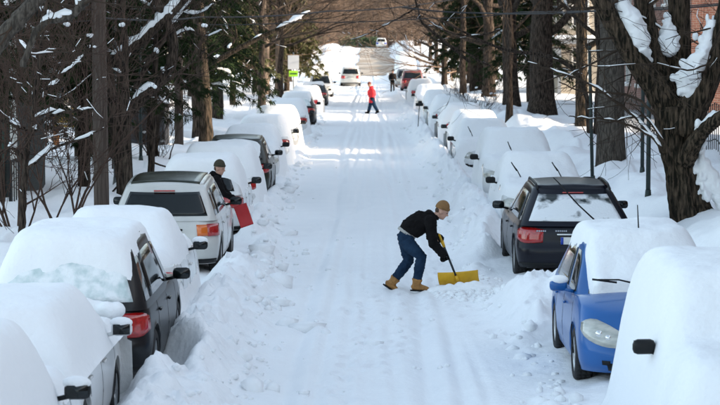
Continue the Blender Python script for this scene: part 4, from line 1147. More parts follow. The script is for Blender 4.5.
# --- other right-hand trees
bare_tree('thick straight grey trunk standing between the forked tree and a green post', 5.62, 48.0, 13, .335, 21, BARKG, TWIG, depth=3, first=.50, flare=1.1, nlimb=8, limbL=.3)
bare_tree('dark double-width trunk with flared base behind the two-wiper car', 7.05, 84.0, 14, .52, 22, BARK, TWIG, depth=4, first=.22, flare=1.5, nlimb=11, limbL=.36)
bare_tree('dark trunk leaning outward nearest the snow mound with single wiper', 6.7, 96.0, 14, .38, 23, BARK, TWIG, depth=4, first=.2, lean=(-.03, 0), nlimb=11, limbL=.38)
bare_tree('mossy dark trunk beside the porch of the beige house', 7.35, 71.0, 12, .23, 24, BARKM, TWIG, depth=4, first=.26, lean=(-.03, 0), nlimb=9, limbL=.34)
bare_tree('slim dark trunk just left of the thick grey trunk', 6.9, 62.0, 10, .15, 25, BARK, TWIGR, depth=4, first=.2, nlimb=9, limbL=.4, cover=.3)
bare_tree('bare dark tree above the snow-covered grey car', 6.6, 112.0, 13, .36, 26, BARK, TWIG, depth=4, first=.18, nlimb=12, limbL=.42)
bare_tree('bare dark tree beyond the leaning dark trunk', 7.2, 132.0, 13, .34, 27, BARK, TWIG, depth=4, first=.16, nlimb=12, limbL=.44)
conifer('dark green conifer overhanging the street beside the maroon minivan', 6.6, 128, 10, .25, 31, z0=2.4, reach=4.4, nb=120, dens=28, ln=.26, wd=.032)
conifer('ragged dark green conifer among the right-hand bare trees', 8.2, 104, 9, .22, 32, z0=1.6, reach=3.2, nb=110, dens=26, ln=.25, wd=.028)
conifer('smaller dark green conifer close to the snow-heaped box van', 8.3, 160, 9, .22, 33, z0=1.2, reach=3.8, nb=90, dens=20, ln=.38, wd=.06)
# --- left-hand trees
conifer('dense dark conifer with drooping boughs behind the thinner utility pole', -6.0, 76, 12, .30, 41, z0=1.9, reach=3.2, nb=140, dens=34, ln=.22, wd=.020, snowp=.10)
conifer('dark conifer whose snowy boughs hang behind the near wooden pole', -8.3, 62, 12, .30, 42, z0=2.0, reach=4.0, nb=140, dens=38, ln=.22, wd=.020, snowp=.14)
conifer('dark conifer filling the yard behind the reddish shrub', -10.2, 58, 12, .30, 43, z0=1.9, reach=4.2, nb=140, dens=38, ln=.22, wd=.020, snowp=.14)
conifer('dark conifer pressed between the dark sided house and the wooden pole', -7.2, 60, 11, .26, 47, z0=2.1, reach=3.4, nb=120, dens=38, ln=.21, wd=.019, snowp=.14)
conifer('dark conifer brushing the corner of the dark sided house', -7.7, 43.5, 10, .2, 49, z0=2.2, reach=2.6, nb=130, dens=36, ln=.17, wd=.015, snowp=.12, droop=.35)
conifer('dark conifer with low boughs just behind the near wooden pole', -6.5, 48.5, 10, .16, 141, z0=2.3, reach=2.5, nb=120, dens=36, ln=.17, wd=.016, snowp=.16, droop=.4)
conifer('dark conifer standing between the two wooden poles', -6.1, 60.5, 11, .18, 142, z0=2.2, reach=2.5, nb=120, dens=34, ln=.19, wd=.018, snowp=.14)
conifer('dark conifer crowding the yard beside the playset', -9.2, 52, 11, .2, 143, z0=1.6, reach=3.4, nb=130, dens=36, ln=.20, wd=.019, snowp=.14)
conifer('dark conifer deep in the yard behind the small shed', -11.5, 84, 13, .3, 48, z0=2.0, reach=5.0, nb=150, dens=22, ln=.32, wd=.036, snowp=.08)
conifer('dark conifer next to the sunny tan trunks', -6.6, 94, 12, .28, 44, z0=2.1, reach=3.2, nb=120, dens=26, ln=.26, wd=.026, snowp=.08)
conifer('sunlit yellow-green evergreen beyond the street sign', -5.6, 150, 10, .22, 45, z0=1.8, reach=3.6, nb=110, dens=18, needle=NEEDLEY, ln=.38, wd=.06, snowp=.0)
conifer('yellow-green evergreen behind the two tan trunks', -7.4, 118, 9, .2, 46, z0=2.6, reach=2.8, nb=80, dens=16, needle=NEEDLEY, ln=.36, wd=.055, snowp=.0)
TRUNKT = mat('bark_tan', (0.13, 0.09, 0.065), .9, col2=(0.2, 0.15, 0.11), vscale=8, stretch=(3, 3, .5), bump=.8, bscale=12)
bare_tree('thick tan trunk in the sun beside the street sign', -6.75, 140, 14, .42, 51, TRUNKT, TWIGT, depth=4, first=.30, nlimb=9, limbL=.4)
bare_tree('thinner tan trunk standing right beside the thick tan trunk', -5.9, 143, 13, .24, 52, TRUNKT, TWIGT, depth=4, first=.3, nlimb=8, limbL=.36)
bare_tree('dark trunk with snowy limbs between the two utility poles', -6.6, 56, 11, .13, 53, BARK, TWIG, depth=3, first=.25, nlimb=9, limbL=.44, cover=.7, spread=.5, th=1.6)
bare_tree('slim brown trunk left of the near wooden pole', -5.05, 44.5, 6.5, .12, 55, BARK, TWIGR, depth=3, first=.35, nlimb=9, limbL=.34, cover=.3)
# snowy limbs traced across the left side
def limb_tree(label, Y, limbs, barkm, seed, trunk, th=1.2, cover=1.0, twigs=5, twigm=TWIG, tr=None):
    rg_ = random.Random(seed); b = at(trunk[0][0], trunk[0][1], Y); root = empty('leaning_tree', (b.x, Y, gz1(b.x, Y))); tag(root, label, 'tree'); base = Vector(root.location)
    t = MB(); sn = MB(); tw = []
    for j, (pts, r) in enumerate([(trunk, None)] + limbs):
        if r is None: r = tr or [.26, .22, .2, .18]
        P = smooth_line([at(p[0], p[1], Y + (p[2] if len(p) > 2 else 0)) - base for p in pts], 6, rg_, .015); Rr = list(np.interp(np.linspace(0, 1, len(P)), np.linspace(0, 1, len(r)), r))
        t.tube(P, Rr, 10, jit=.06, rg=rg_)
        if j: snow_on(sn, P, Rr, rg_, cover, th)
        for k in range(twigs):
            i = rg_.randint(2, len(P) - 1); grow(tw, P[i], Vector((rg_.gauss(0, .8), rg_.gauss(0, .8), rg_.gauss(.1, .6))), rg_.uniform(.5, 1.4), min(.025, Rr[i] * .4), 2, rg_, .6, .05, (2, 4), 5)
    for (dp, P, Rr) in tw:
        if rg_.random() < .2: snow_on(sn, P, Rr, rg_, .5, .8)
    t.build('trunk', barkm, root); b2 = MB()
    for (dp, P, Rr) in tw: b2.tube(P, Rr, 4, cap=False)
    stuff(b2.build('branches', twigm, root)); stuff(sn.build('snow', SNOW, root))
    return root
limb_tree('dark tree with two long snow-laden limbs reaching past the near wooden pole', 46.0,
    [([(103, 66), (130, 50), (152, 30), (172, 12), (196, -14)], [.15, .14, .12, .10, .09]), ([(118, 128), (140, 100), (160, 82), (172, 60), (172, 34), (160, 8), (150, -14)], [.14, .13, .12, .11, .10, .09, .08]), ([(135, 88), (142, 74), (150, 58), (158, 50)], [.06, .055, .05, .03])], BARK, 61,
    [(124, 232), (122, 190), (118, 140), (112, 95), (104, 60), (98, 20), (92, -30)], th=1.5, tr=[.15, .135, .125, .12, .11, .1, .1])
limb_tree('grey tree leaning in with snowy boughs beside the dark sided house', 30.0,
    [([(22, 66), (40, 26), (70, 16), (82, 4), (92, -12)], [.05, .045, .06, .07, .06])], BARKG, 62, [(-75, 300), (-45, 120), (-10, 55), (16, 22), (34, 2), (60, -34)], th=.9, tr=[.20, .16, .13, .12, .11, .10])
limb_tree('dark tree whose long mossy limb carries a line of snow above the far left cars', 70.0,
    [([(214, 62), (232, 52), (258, 38), (285, 26), (310, 12)], [.10, .09, .08, .07, .04]), ([(228, 50), (236, 36), (234, 22)], [.05, .04, .02]), ([(256, 40), (258, 30), (252, 20)], [.04, .03, .02])], BARKM, 63, [(207, 150), (205, 110), (202, 60), (198, 10), (196, -30)], th=1.3)
limb_tree('bare tree reaching thin snowy branches over the middle of the street', 62.0,
    [([(470, 62), (440, 38), (422, 22), (418, 8), (412, -10)], [.05, .04, .035, .03, .025]), ([(490, 66), (452, 46), (436, 40), (420, 30)], [.03, .025, .02, .01]), ([(500, 30), (468, 36), (440, 28), (428, 20)], [.03, .02, .015, .008]), ([(420, 5), (395, 20), (372, 32), (352, 40)], [.03, .022, .015, .006])], BARK, 64, [(590, 150), (585, 90), (560, 60), (500, 48), (440, 20)], tr=[.09, .07, .06, .045, .015], th=.7, cover=.55, twigs=7)
limb_tree('small bare tree with thin snow-lined branches in front of the left shrubs', 34.0,
    [([(24, 160), (14, 148), (2, 152), (-20, 160)], [.035, .03, .028, .02]), ([(30, 132), (20, 127), (4, 121), (-20, 116)], [.03, .028, .025, .02]), ([(28, 140), (45, 119), (68, 112), (96, 109)], [.032, .03, .024, .012]), ([(34, 118), (60, 110), (78, 121)], [.022, .018, .01]), ([(24, 172), (50, 150), (84, 138), (104, 128)], [.03, .026, .02, .01]), ([(40, 80), (62, 74), (80, 60), (92, 40)], [.02, .018, .014, .008]), ([(36, 60), (18, 40), (4, 32)], [.02, .016, .01]), ([(40, 92), (58, 82), (66, 78)], [.025, .022, .012])], BARK, 65,
    [(22, 250), (23, 205), (26, 160), (32, 120), (38, 70), (44, 20), (48, -30)], th=1.2, cover=.8, twigs=6, tr=[.06, .055, .05, .042, .034, .026, .02], twigm=TWIGR)
limb_tree('bare tree whose fine tangled snowy twigs hang over the left utility poles', 50.0,
    [([(150, 60), (168, 30), (186, 8), (200, -16)], [.05, .045, .04, .03]), ([(156, 20), (172, 12), (196, 14), (214, 4)], [.04, .035, .025, .015]), ([(170, 40), (188, 30), (206, 36), (222, 30)], [.03, .025, .02, .01]), ([(140, 30), (122, 16), (108, 4), (98, -10)], [.04, .035, .03, .02]), ([(160, 10), (140, 2), (122, -8)], [.035, .03, .02])], BARK, 66,
    [(150, 200), (152, 140), (154, 90), (156, 40), (152, 0), (150, -30)], th=1.1, cover=.9, twigs=9, tr=[.09, .08, .07, .06, .05, .04])
# reddish shrub at the left edge
def shrub(label, px, py, Y, n, h, seed, m, cover=.25, spread=.28):
    rg_ = random.Random(seed); b = at(px, py, Y); z = gz1(b.x, Y); root = empty('bare_shrub', (b.x, Y, z)); tag(root, label, 'shrub'); lst = []
    for k in range(n):
        a = rg_.uniform(0, 6.28); d = Vector((math.cos(a) * spread, math.sin(a) * spread, 1)); 
        grow(lst, Vector((math.cos(a) * .12, math.sin(a) * .12, -.3)), d, h * rg_.uniform(.55, .9), rg_.uniform(.014, .030), 3, rg_, .50, .18, (4, 6), 7, minr=.0035)
    br = MB(); sn = MB()
    for (dp, P, Rr) in lst:
        br.tube(P, Rr, 6 if dp == 3 else 4, cap=False)
        if rg_.random() < cover * .10:
            i = rg_.randint(1, len(P) - 1)
            for _k in range(rg_.randint(1, 4)): sn.ball(P[i] + Vector((rg_.gauss(0, .03), rg_.gauss(0, .03), .02 + rg_.gauss(0, .015))), (rg_.uniform(.02, .05), rg_.uniform(.02, .05), rg_.uniform(.02, .045)), 7, 5)
    stuff(br.build('stems', m, root)); stuff(sn.build('snow', SNOW, root)); return root
shrub('tall reddish-brown bare shrub in front of the dark sided house', 18, 235, 36, 6, 5.4, 71, TWIGR, .22, .30)
shrub('tangled bare shrub beside the near wooden pole', 62, 215, 38, 5, 4.8, 72, TWIGR, .2, .32)
shrub('low bare shrub half buried beyond the snowy shed', 160, 160, 60, 5, 1.6, 73, TWIG, .1, .5)
shrub('thin bare shrub on the verge next to the leaning dark trunk', 470, 120, 90, 7, 1.8, 74, TWIG, .1, .5)
# bare woods behind: distinct trees in look-alike sets
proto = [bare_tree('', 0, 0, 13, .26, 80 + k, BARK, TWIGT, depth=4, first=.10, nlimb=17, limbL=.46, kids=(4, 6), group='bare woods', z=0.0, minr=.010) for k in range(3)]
spots = []
rr_ = random.Random(9)
W1 = ('bare tan tree in the sunlit strip left of the upper street', 'bare wood left of the upper street'); W2 = ('bare brown tree in the strip right of the upper street', 'bare wood right of the upper street')
W3 = ('bare tree in front of the brown apartment block', 'bare trees before the apartment block'); W4 = ('bare tree in the sunny yard behind the left conifers', 'bare trees in the left yard')
for k in range(11): y = rr_.uniform(150, 330); spots.append((-rr_.uniform(6.5, 9 + (y - 150) * .05), y, W1))
for k in range(12): y = rr_.uniform(135, 330); spots.append((rr_.uniform(6.8, 10 + (y - 150) * .05), y, W2))
for k in range(20): spots.append((-24 + k * 2.5 + rr_.uniform(-1, 1), rr_.uniform(396, 426), W3))
for k in range(9): spots.append((-rr_.uniform(10, 24), rr_.uniform(96, 160), W4))
for i, (x, y, (lb, gr)) in enumerate(spots):
    o = proto[i] if i < 3 else copy_tree(proto[i % 3])
    o['label'] = lb; o['group'] = gr
    o.location = (x, y, gz1(x, y)); o.rotation_euler = (0, 0, rr_.uniform(0, 6.28)); k = rr_.uniform(.85, 1.2); o.scale = (k, k, k)
# street trees whose limbs arch over the roadway
for k, (x, y, lb) in enumerate(((-5.3, 108, 'bare street tree arching over the black hatchback'), (5.6, 120, 'bare street tree arching over the road beside the beige house'), (-5.4, 134, 'bare street tree arching over the dark car beyond the sign'), (5.5, 146, 'bare street tree arching over the maroon minivan'), (5.2, 76, 'slim bare street tree arching over the white sedan'))):
    bare_tree(lb, x, y, 12, .20 if k < 4 else .13, 130 + k, BARK, TWIG, depth=4, first=.28, nlimb=13, limbL=.50, kids=(4, 5), minr=.007)
HEDGE = mat('hedge_green', (0.03, 0.06, 0.025), .8, col2=(0.05, 0.10, 0.04), vscale=.8)
for k, (x, w) in enumerate(((-3.2, 3.0), (0.6, 3.2), (-9.5, 4.5))):
    rg_ = random.Random(90 + k); root = empty('garden_hedge', (x, 390, 3.4)); tag(root, 'green clipped hedge behind the low dark fence', 'hedge', 'hedges across the top road')
    m = MB()
    for _ in range(1500): needle_sprays(m, Vector((rg_.uniform(-w / 2, w / 2), rg_.uniform(-.5, .5), rg_.uniform(.1, 2.0))), Vector((0, 0, .3)), 1, .5, .12, rg_)
    m.build('foliage', HEDGE, root, smooth=False)
    s_ = MB()
    for q in range(3): s_.tube([(-w / 3 + q * w / 3, 0, -.2), (-w / 3 + q * w / 3, 0, 1.5)], [.06, .03], 6)
    s_.build('stem', BARK, root)

# ------------------------------------------------------------------ people
SKIN = mat('skin', (0.46, 0.26, 0.19), .55, var=.08, vscale=20)
from mathutils import noise as mnoise
def wrinkle(o, amp, sc):
    me = o.data
    for w in me.vertices:
        q = w.co * sc
        k = mnoise.noise(Vector((q.x, q.y, q.z * 1.6))) + .6 * mnoise.noise(Vector((q.x * 2.3, q.y * 2.3, q.z * 4.0)))
        w.co = w.co + w.normal * (amp * (abs(k) * 1.6 - .4))
    me.update()
def person(label, J, cols, boots, hat=None, look=(1, 0, -.4), hair=(0.06, 0.035, 0.022), sleeve=.062, leg=.088, coat_len=0.0, voxel=.016, head_up=None, gloves=True, hood=True, hem=None, belly=.135, group=None):
    """J: joints in world space.  The body is one skinned figure; clothes are its children."""
    g0 = (J['ankle_l'] + J['ankle_r']) / 2
    root_loc = Vector((g0.x, g0.y, gz1(g0.x, g0.y)))
    root = empty('person', root_loc); tag(root, label, 'person', group)
    J = {k: v - root_loc for k, v in J.items()}
    side = (J['shoulder_l'] - J['shoulder_r']).normalized()
    up = head_up or (J['head'] - J['neck']).normalized(); f = Vector(look).normalized(); f = (f - up * f.dot(up)).normalized(); sd = up.cross(f)
    rot = Matrix((f, sd, up)).transposed()
    # body (skin)
    b = MB(); h = J['head']
    b.ball(h + rot @ Vector((-.008, 0, .03)), (.098, .078, .108), 18, 14, rot)
    b.ball(h + rot @ Vector((.03, 0, -.055)), (.062, .058, .062), 14, 10, rot)
    b.ball(h + rot @ Vector((.062, 0, -.085)), (.028, .032, .026), 10, 8, rot)
    b.tube([h + rot @ Vector((.082, 0, .022)), h + rot @ Vector((.112, 0, -.022))], [(.012, .012), (.020, .017)], 8)
    b.ball(h + rot @ Vector((.084, 0, .035)), (.018, .055, .014), 10, 6, rot)
    b.ball(h + rot @ Vector((.082, 0, -.052)), (.016, .028, .012), 10, 6, rot)
    for s in (1, -1): b.ball(h + rot @ Vector((-.008, s * .080, -.012)), (.022, .012, .034), 8, 6, rot); 
    b.tube([J['neck'], J['neck'].lerp(h, .75)], [.060, .054], 12)
    b.tube([J['pelvis'], J['waist'], J['chest'], J['neck']], [(.13, .09), (.12, .085), (.15, .09), (.06, .055)], 14, side=side)
    for s in ('l', 'r'):
        b.tube([J['chest'].lerp(J['shoulder_' + s], .3), J['shoulder_' + s], J['elbow_' + s], J['elbow_' + s].lerp(J['hand_' + s], .86)], [.045, .05, .038, .024], 10)
        b.tube([J['pelvis'], J['hip_' + s], J['knee_' + s], J['ankle_' + s]], [.08, .075, .052, .036], 10)
    bo = b.build('body', SKIN, root); remesh(bo, .010, 2)
    # jacket
    j = MB()
    lowr = J['pelvis'].lerp(J['waist'], .55) if coat_len == 0 else J['pelvis']
    chain = [lowr, J['waist'], J['waist'].lerp(J['chest'], .5), J['chest'], J['chest'].lerp(J['neck'], .62)]
    rr = [(.175, belly), (.178, belly + .012), (.19, belly + .012), (.195, belly + .002), (.105, .085)]
    if coat_len > 0:
        dn = (J['hip_l'] + J['hip_r']) / 2 + Vector((0, 0, -coat_len)); chain = [dn, J['pelvis']] + chain[1:]; rr = [(.215, .19), (.19, .165)] + rr[1:]
    j.tube(chain, rr, 20, side=side)
    for s in ('l', 'r'):
        S_, E, Hn = J['shoulder_' + s], J['elbow_' + s], J['hand_' + s]
        m = Hn + (E - Hn).normalized() * .045
        j.tube([J['chest'].lerp(S_, .35), S_, S_.lerp(E, .5), E, E.lerp(m, .5), m], [sleeve * 1.15, sleeve * 1.32, sleeve * 1.12, sleeve * 1.02, sleeve * .95, sleeve * .85], 14)
        j.ball(S_, sleeve * 1.30, 12, 8)
    if hood:
        j.tube([J['neck'] + up * -.02 - f * .02, J['neck'] + up * .035 - f * .015], [(.098, .10), (.085, .085)], 14, side=side)
        j.ball(J['neck'] - f * .085 - up * .02, (.09, .11, .075), 12, 8, rot)
    jo = j.build('jacket', cols[0], root); remesh(jo, voxel, 3); wrinkle(jo, .012, 9)
    if hem:
        k = MB(); k.tube([J['pelvis'].lerp(J['waist'], .30) + Vector((-.022, 0, .012)), J['pelvis'].lerp(J['waist'], .62) + Vector((-.022, 0, .012))], [(.160, belly - .012), (.160, belly - .014)], 20, side=side); k.build('shirt_hem', hem, root)
    # trousers
    t = MB()
    t.tube([J['pelvis'].lerp(J['waist'], .45), J['pelvis'], (J['hip_l'] + J['hip_r']) / 2 - Vector((0, 0, .05))], [(.165, .125), (.175, .140), (.13, .11)], 18, side=side)
    for s in ('l', 'r'):
        H_, K, A = J['hip_' + s], J['knee_' + s], J['ankle_' + s]
        t.tube([H_ + Vector((0, 0, .04)), H_.lerp(K, .25), H_.lerp(K, .7), K, K.lerp(A, .3), K.lerp(A, .75), A + (K - A).normalized() * .045], [leg * 1.12, leg * 1.10, leg * .92, leg * .84, leg * .82, leg * .70, leg * .70], 14)
    to = t.build('trousers', cols[1], root); remesh(to, voxel, 3); wrinkle(to, .010, 10)
    # boots
    for s in ('l', 'r'):
        A, Tt = J['ankle_' + s], J['toe_' + s]; K = J['knee_' + s]; d = (Tt - A); d2 = d.normalized()
        shin = (K - A).normalized(); heel = J.get('heel_' + s, A - shin * .06 - Vector((d2.x, d2.y, 0)).normalized() * .035)
        sole_n = (Tt - heel).normalized()
        m = MB(); m.tube([A + shin * .075, A + shin * .065, A + shin * .02, A - shin * .035], [.078 * leg / .1, .084 * leg / .1, .068, .062], 14)
        sd2 = sole_n.cross(Vector((0, 0, 1))).normalized(); upn = sd2.cross(sole_n)
        m.tube([heel - sole_n * .035 + upn * .035, heel + upn * .05, heel.lerp(Tt, .45) + upn * .052, heel.lerp(Tt, .78) + upn * .038, Tt + upn * .03, Tt + sole_n * .035 + upn * .024], [(.034, .03), (.044, .048), (.046, .05), (.052, .040), (.046, .034), (.022, .018)], 14, side=sd2)
        bt = m.build('boot', boots, root); remesh(bt, .011, 2)
        so = MB(); so.tube([heel - sole_n * .05 - upn * .006, heel - upn * .006, heel.lerp(Tt, .5) - upn * .006, Tt - upn * .006, Tt + sole_n * .045 + upn * .002], [(.030, .012), (.044, .016), (.042, .014), (.050, .015), (.022, .011)], 12, side=sd2); so.build('sole', BLACKP, bt)
    if hat:
        m = MB(); m.ball(h + rot @ Vector((-.020, 0, .055)), (.110, .094, .122), 18, 14, rot)
        m.tube([h + rot @ Vector((-.006, 0, .048)), h + rot @ Vector((-.01, 0, .085))], [(.0955, .108), (.094, .106)], 20, side=sd)
        V_ = m.v; ho = m.build('hat', hat, root); 
        bm = bmesh.new(); bm.from_mesh(ho.data)
        cut = h + rot @ Vector((0, 0, .034)); nn = rot @ Vector((-.16, 0, 1)).normalized()
        bmesh.ops.bisect_plane(bm, geom=bm.verts[:] + bm.edges[:] + bm.faces[:], plane_co=cut, plane_no=nn, clear_inner=True); bm.to_mesh(ho.data); bm.free()
    m = MB(); m.ball(h + rot @ Vector((-.052, 0, -.004)), (.056, .066, .060), 14, 10, rot); m.build('hair', mat('hair_dark', hair, .8), root)
    for s in (1, -1):
        e = MB(); e.ball(h + rot @ Vector((.082, s * .032, .018)), (.010, .013, .009), 8, 6, rot); e.build('eye', mat('eye_dark', (0.02, 0.015, 0.012), .3), root)
    return root, J, root_loc, rot
def glove_hand(root, name, c, grip, fwd, m, curl=1.0, k=1.0):
    """closed hand: palm, four curled fingers of unequal length round the bar along grip, thumb leaving the side of the palm"""
    grip = grip.normalized(); fwd = (fwd - grip * fwd.dot(grip)).normalized(); n = grip.cross(fwd)
    b = MB()
    P = lambda a, f_, u: c + grip * a * k + fwd * f_ * k + n * u * k
    b.tube([P(0, -.085, -.02), P(0, -.055, -.026), P(0, -.015, -.034), P(0, .012, -.034)], [(.034 * k, .024 * k), (.042 * k, .024 * k), (.048 * k, .022 * k), (.044 * k, .018 * k)], 12, side=grip)
    for i, (a, L) in enumerate(((-.036, .92), (-.013, 1.05), (.011, 1.0), (.034, .82))):
        b.tube([P(a, .0, -.034), P(a, .030 * L, -.030), P(a, .042 * L, -.006), P(a, .030 * L, .024), P(a, .004, .030)], [.0125 * k, .0125 * k, .0115 * k, .0105 * k, .009 * k], 8)
    b.tube([P(-.036, -.045, -.02), P(-.052, -.020, .004), P(-.040, .0, .026), P(-.018, .014, .034)], [.016 * k, .0145 * k, .013 * k, .011 * k], 8)
    o = b.build(name, m, root); return o
CLOTH_BLK = mat('hoodie_black', (0.008, 0.0075, 0.008), .95, spec=.1, var=.35, vscale=6, bump=.5, bscale=14)
JEANS = mat('jeans_blue', (0.007, 0.018, 0.040), .9, spec=.1, col2=(0.020, 0.044, 0.082), vscale=5, bump=.5, bscale=22)
BOOTT = mat('boot_tan', (0.30, 0.145, 0.04), .8, var=.35, vscale=14, bump=.4, bscale=30)
HATT = mat('beanie_tan', (0.22, 0.115, 0.042), .9, var=.15, vscale=30, bump=.6, bscale=60)
GLOVE = mat('glove_black', (0.008, 0.008, 0.008), .9, spec=.1)
SHIRT = mat('shirt_pale', (0.36, 0.35, 0.33), .9)
YEL = mat('shovel_yellow', (0.66, 0.37, 0.012), .45, var=.12, vscale=6)
YS = 32.2
P = lambda px, py, d=0.0: at(px, py, YS + d)
ZG = gz1(.8, YS)
J = dict(pelvis=P(406, 237), waist=P(411, 229), chest=P(423.5, 220), neck=P(435, 216.5), head=P(441.8, 211.5),
         shoulder_r=P(430.5, 221, -.19), shoulder_l=P(430.5, 219, .19), elbow_r=P(433, 243, -.27), elbow_l=P(431, 238, .25),
         hand_r=P(445.5, 257, -.10), hand_l=P(440.2, 240.5, .06),
         hip_r=P(406, 242, -.10), hip_l=P(406, 242, .10), knee_r=P(421.5, 257, -.11), knee_l=P(408.5, 261, .12), ankle_r=P(416.5, 283.5, -.10), ankle_l=P(393, 281.5, .12),
         toe_r=P(427, 290.6, -.12), heel_r=P(413.5, 290.0, -.10), toe_l=P(396.5, 292.5, .12), heel_l=P(386, 285.5, .12))
root, JL, rl, rot = person('person in black hooded jacket, jeans and tan beanie bending to push a yellow snow shovel', J, (CLOTH_BLK, JEANS), BOOTT, HATT, look=(1, 0, -.55), head_up=Vector((.50, 0, .87)).normalized(), hem=SHIRT, sleeve=.076, leg=.102, belly=.168, voxel=.012)
shaft_dir = (P(456.5, 277) - P(441, 239.5)).normalized()
glove_hand(root, 'glove', P(445.8, 257.5, -.045) - rl, shaft_dir, Vector((.5, .75, 0)), GLOVE, k=1.15)
glove_hand(root, 'glove', P(440.3, 238.6, .03) - rl, Vector((.12, 1, 0)), Vector((.8, 0, -.5)), GLOVE, k=1.1)
# the shovel
a0, a1 = P(441.6, 240.5), P(456.5, 277.5)
sv = empty('snow_shovel', (a1.x, YS, gz1(a1.x, YS))); tag(sv, 'wide yellow snow shovel with black shaft pushed along by the person in jeans', 'shovel'); o_ = Vector(sv.location)
m = MB(); m.tube([a0 - o_, a1 - o_], [.016, .017], 10); m.build('shaft', mat('shaft_dark', (0.012, 0.02, 0.028), .5), sv)
d = (a1 - a0).normalized(); pr = Vector((0, 1, 0)); n_ = d.cross(pr)
m = MB(); c0 = a0 - o_
m.tube([c0 + pr * -.02, c0 - d * .02 + pr * -.065, c0 - d * .085 + pr * -.062, c0 - d * .10 + pr * .0, c0 - d * .085 + pr * .062, c0 - d * .02 + pr * .065, c0 + pr * .02], .017, 8)
m.tube([c0 + d * .0, c0 + d * .11], [.030, .021], 10); m.build('handle_grip', YEL, sv)
# blade: a curved, ribbed scoop seen from its back, turned a little to the road
bl = MB(); lf, rt = P(437.6, 272.5, -.06) - o_, P(478.0, 269.8, .10) - o_; wv = rt - lf; nW, nH = 22, 9
def bp(u, v, off):
    k = v - .5; c_ = lf + wv * u
    c_ = c_ + Vector((0, 0, -.205 * v)) + Vector((0, -1, 0)) * (.085 * (1 - (2 * v - 1.0) ** 2)) * 0 + Vector((.35, 1.0, 0)).normalized() * (.10 * v * v - .02 * math.sin(u * math.pi)) + Vector((0, 0, -.010 * math.sin(u * math.pi)))
    rib = .006 * (1 if int(u * nW) % 4 == 0 else 0)
    return c_ + Vector((.15, -1, .1)) * (off + rib)
nn = (nW + 1) * (nH + 1)
for off in (.0, -.012):
    for i in range(nW + 1):
        for j_ in range(nH + 1): bl.v.append(tuple(bp(i / nW, j_ / nH, off)))
for i in range(nW):
    for j_ in range(nH):
        q = (i * (nH + 1) + j_, i * (nH + 1) + j_ + 1, (i + 1) * (nH + 1) + j_ + 1, (i + 1) * (nH + 1) + j_); bl.f.append(q); bl.f.append(tuple(x + nn for x in q[::-1]))
def strip(idx):
    for a, b in zip(idx[:-1], idx[1:]): bl.f.append((a, b, b + nn, a + nn))
strip([i * (nH + 1) for i in range(nW + 1)]); strip([i * (nH + 1) + nH for i in range(nW + 1)]); strip(list(range(nH + 1))); strip([nW * (nH + 1) + k for k in range(nH + 1)])
bo = bl.build('blade', YEL, sv, clean=True)
m = MB(); m.tube([a1 - o_ - d * .03, a1 - o_ + d * .07], [.026, .030], 10); m.build('socket', YEL, sv)
# snow gathered in front of the blade
lump = MB(); rg_ = random.Random(77)
for k in range(90):
    px = rg_.uniform(434, 486); py = np.interp(px, [434, 440, 478, 486], [291, 288.5, 284, 288]) + rg_.uniform(-1.5, 6)
    q = at(px, py, YS - .16 - rg_.uniform(0, .12)); r_ = rg_.uniform(.022, .065)
    lump.ball(q, (r_ * 1.2, r_, r_ * .8), 8, 6)
for k in range(26):
    px = rg_.uniform(434, 490); q = at(px, rg_.uniform(289, 295), YS - .25); q.z = gz1(q.x, q.y) + .02; lump.ball(q, (.13, .13, .07), 10, 6)
lo = lump.build('shovelled_snow', SNOW); remesh(lo, .018, 2); lo['kind'] = 'stuff'; lo['label'] = 'churned heap of loose snow at the lip of the yellow shovel'; lo['category'] = 'snow'
# red-coated walker
YS2 = 116.5; cx_ = at(372, 113, YS2).x; gz_ = gz1(cx_, YS2)
def Q(dx, z, d=0.0): return Vector((cx_ + dx, YS2 + d, gz_ + z))
RED = mat('coat_red', (0.52, 0.012, 0.022), .8, var=.15, vscale=5, bump=.4, bscale=10); HATB = mat('hat_brown', (0.17, 0.05, 0.035), .9)
J = dict(pelvis=Q(0, .92), waist=Q(-.01, 1.05), chest=Q(-.04, 1.28), neck=Q(-.09, 1.47), head=Q(-.14, 1.60), shoulder_r=Q(-.03, 1.40, .18), shoulder_l=Q(-.04, 1.40, -.18), elbow_r=Q(-.02, 1.12, .25), elbow_l=Q(.05, 1.12, -.25),
         hand_r=Q(-.16, .96, .20), hand_l=Q(.0, .88, -.24), hip_r=Q(0, .86, .09), hip_l=Q(0, .86, -.09), knee_r=Q(-.10, .48, .09), knee_l=Q(.12, .48, -.09), ankle_r=Q(-.20, .09, .09), ankle_l=Q(.32, .12, -.09), toe_r=Q(-.36, .03, .09), heel_r=Q(-.18, .02, .09), toe_l=Q(.22, .02, -.09), heel_l=Q(.37, .08, -.09))
root, JL, rl, rot = person('person in long red coat and brown hat walking across the street', J, (RED, JEANS), GLOVE, HATB, look=(-1, -.1, -.15), coat_len=.26, voxel=.03, sleeve=.10, leg=.125, belly=.22)
for s in ('l', 'r'): glove_hand(root, 'glove', JL['hand_' + s], Vector((0, 1, 0)), Vector((-.3, 0, -1)), GLOVE)
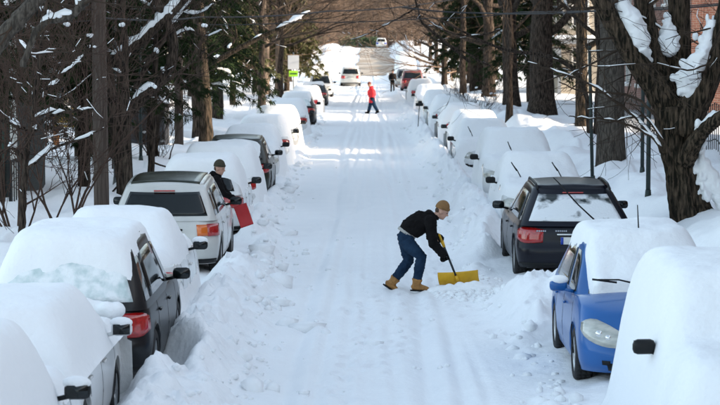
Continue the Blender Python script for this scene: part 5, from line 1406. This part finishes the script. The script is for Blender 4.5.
# person between the left cars
YS3 = 38.9; cx_ = at(218, 178, YS3).x; gz_ = at(215, 162, YS3).z - 1.60
CAPK = mat('cap_olive', (0.045, 0.040, 0.025), .9, var=.2, vscale=30)
J = dict(pelvis=Q(-.12, .86), waist=Q(-.09, .98), chest=Q(-.04, 1.20), neck=Q(.0, 1.36), head=Q(.03, 1.475), shoulder_r=Q(-.02, 1.29, -.19), shoulder_l=Q(-.02, 1.29, .19), elbow_r=Q(.12, 1.02, -.24), elbow_l=Q(.12, 1.02, .24),
         hand_r=Q(.36, .92, -.14), hand_l=Q(.24, .94, .10), hip_r=Q(-.12, .80, -.09), hip_l=Q(-.12, .80, .09), knee_r=Q(-.04, .46, -.1), knee_l=Q(-.10, .44, .1), ankle_r=Q(-.12, .10, -.1), ankle_l=Q(-.22, .10, .1), toe_r=Q(.04, .03, -.1), heel_r=Q(-.15, .02, -.1), toe_l=Q(-.06, .03, .1), heel_l=Q(-.25, .02, .1))
J = {k: Vector((v.x, YS3 + (v.y - YS2), v.z)) for k, v in J.items()}
root, JL, rl, rot = person('person in black jacket and olive knit cap standing behind the silver sport utility car', J, (CLOTH_BLK, JEANS), BOOTT, CAPK, look=(1, -.35, -.25), voxel=.02)
root.location.z = gz1(rl.x, rl.y) + 0.0
dzp = root.location.z - rl.z
for s in ('l', 'r'): glove_hand(root, 'glove', JL['hand_' + s], Vector((.5, 0, .4)), Vector((.2, .9, 0)), GLOVE)
for ch in root.children: ch.location.z -= dzp
# red shovel held by that person, blade toward us
q0 = at(243.5, 215.5, 38.9); rs = empty('snow_shovel', (q0.x, q0.y, q0.z)); tag(rs, 'flat red snow shovel blade held out beside the silver sport utility car', 'shovel')
rm_ = Matrix.Rotation(-.33, 3, 'Y'); SHR = mat('shovel_red', (0.42, 0.012, 0.016), .45, var=.1)
m = MB(); nW, nH = 10, 10
for off in (0, .012):
    for i in range(nW + 1):
        for j_ in range(nH + 1):
            u = i / nW - .5; v = j_ / nH - .5; m.v.append(tuple(rm_ @ Vector((u * -.25 * (1 + .0 * v), .05 * (1 - 4 * v * v) + off, v * .42)) + rm_ @ Vector((0, 0, 0))))
nn = (nW + 1) * (nH + 1)
for i in range(nW):
    for j_ in range(nH):
        q = (i * (nH + 1) + j_, i * (nH + 1) + j_ + 1, (i + 1) * (nH + 1) + j_ + 1, (i + 1) * (nH + 1) + j_); m.f.append(q); m.f.append(tuple(x + nn for x in q[::-1]))
bl = m; strip([i * (nH + 1) for i in range(nW + 1)]); strip([i * (nH + 1) + nH for i in range(nW + 1)]); strip(list(range(nH + 1))); strip([nW * (nH + 1) + k for k in range(nH + 1)])
m.build('blade', SHR, rs, clean=True)
hp = (JL['hand_r'] + rl) - Vector(rs.location)
hp2 = (JL['hand_l'] + rl) - Vector(rs.location)
m = MB(); m.tube([rm_ @ Vector((0, .075, .02)), rm_ @ Vector((0, .09, .20)), hp, hp + (hp2 - hp) * 1.6], [.018] * 4, 8); m.build('shaft', BLACKP, rs)
# dark figure by the maroon minivan
YS4 = 170.0; cx4 = at(392.5, 85, YS4).x; g4 = gz1(cx4, YS4)
J = {}
YS2 = YS4; cx_ = cx4; gz_ = g4
J = dict(pelvis=Q(0, .92), waist=Q(0, 1.05), chest=Q(.0, 1.30), neck=Q(.0, 1.49), head=Q(0.02, 1.62), shoulder_r=Q(.20, 1.42, 0), shoulder_l=Q(-.20, 1.42, 0), elbow_r=Q(.27, 1.14, .02), elbow_l=Q(-.27, 1.14, .02), hand_r=Q(.25, .92, -.12), hand_l=Q(-.22, .92, -.12), hip_r=Q(.09, .86, 0), hip_l=Q(-.09, .86, 0), knee_r=Q(.10, .48, -.03), knee_l=Q(-.10, .48, -.03), ankle_r=Q(.11, .09, 0), ankle_l=Q(-.11, .09, 0), toe_r=Q(.12, .03, -.2), heel_r=Q(.11, .02, .03), toe_l=Q(-.12, .03, -.2), heel_l=Q(-.11, .02, .03))
root, JL, rl, rot = person('person in all dark clothes standing beside the maroon minivan', J, (CLOTH_BLK, GLOVE), GLOVE, CLOTH_BLK, look=(.3, -1, 0), voxel=.03)
for s in ('l', 'r'): glove_hand(root, 'glove', JL['hand_' + s], Vector((0, 1, 0)), Vector((0, 0, -1)), GLOVE)
# raised rear wiper and chrome lettering on the navy wagon
for o in scn.objects:
    if o.get('label', '').startswith('dark navy wagon'):
        m = MB(); m.tube([(.28, -2.28, 1.00), (.02, -2.30, 1.24), (-.28, -2.18, 1.58), (-.36, -2.12, 1.66)], [.013, .011, .010, .008], 6); m.tube([(-.30, -2.17, 1.60), (-.04, -2.32, 1.30)], [.010, .010], 5); m.build('wiper', BLACKP, o)
        for k in range(11):
            m = MB(); x0 = -.62 + k * .032 + (.14 if k > 4 else 0); y0 = low(make_shape('wagon', W=1.92, H=1.52, zb=.93, cowl=.95, gyr=(.05, .74), L=4.6), abs(x0) / .7, .80).y
            m.box((x0, y0 - .006, .815), (.022, .008, .026)); m.build('badge_letter', CHROME, o, smooth=False)
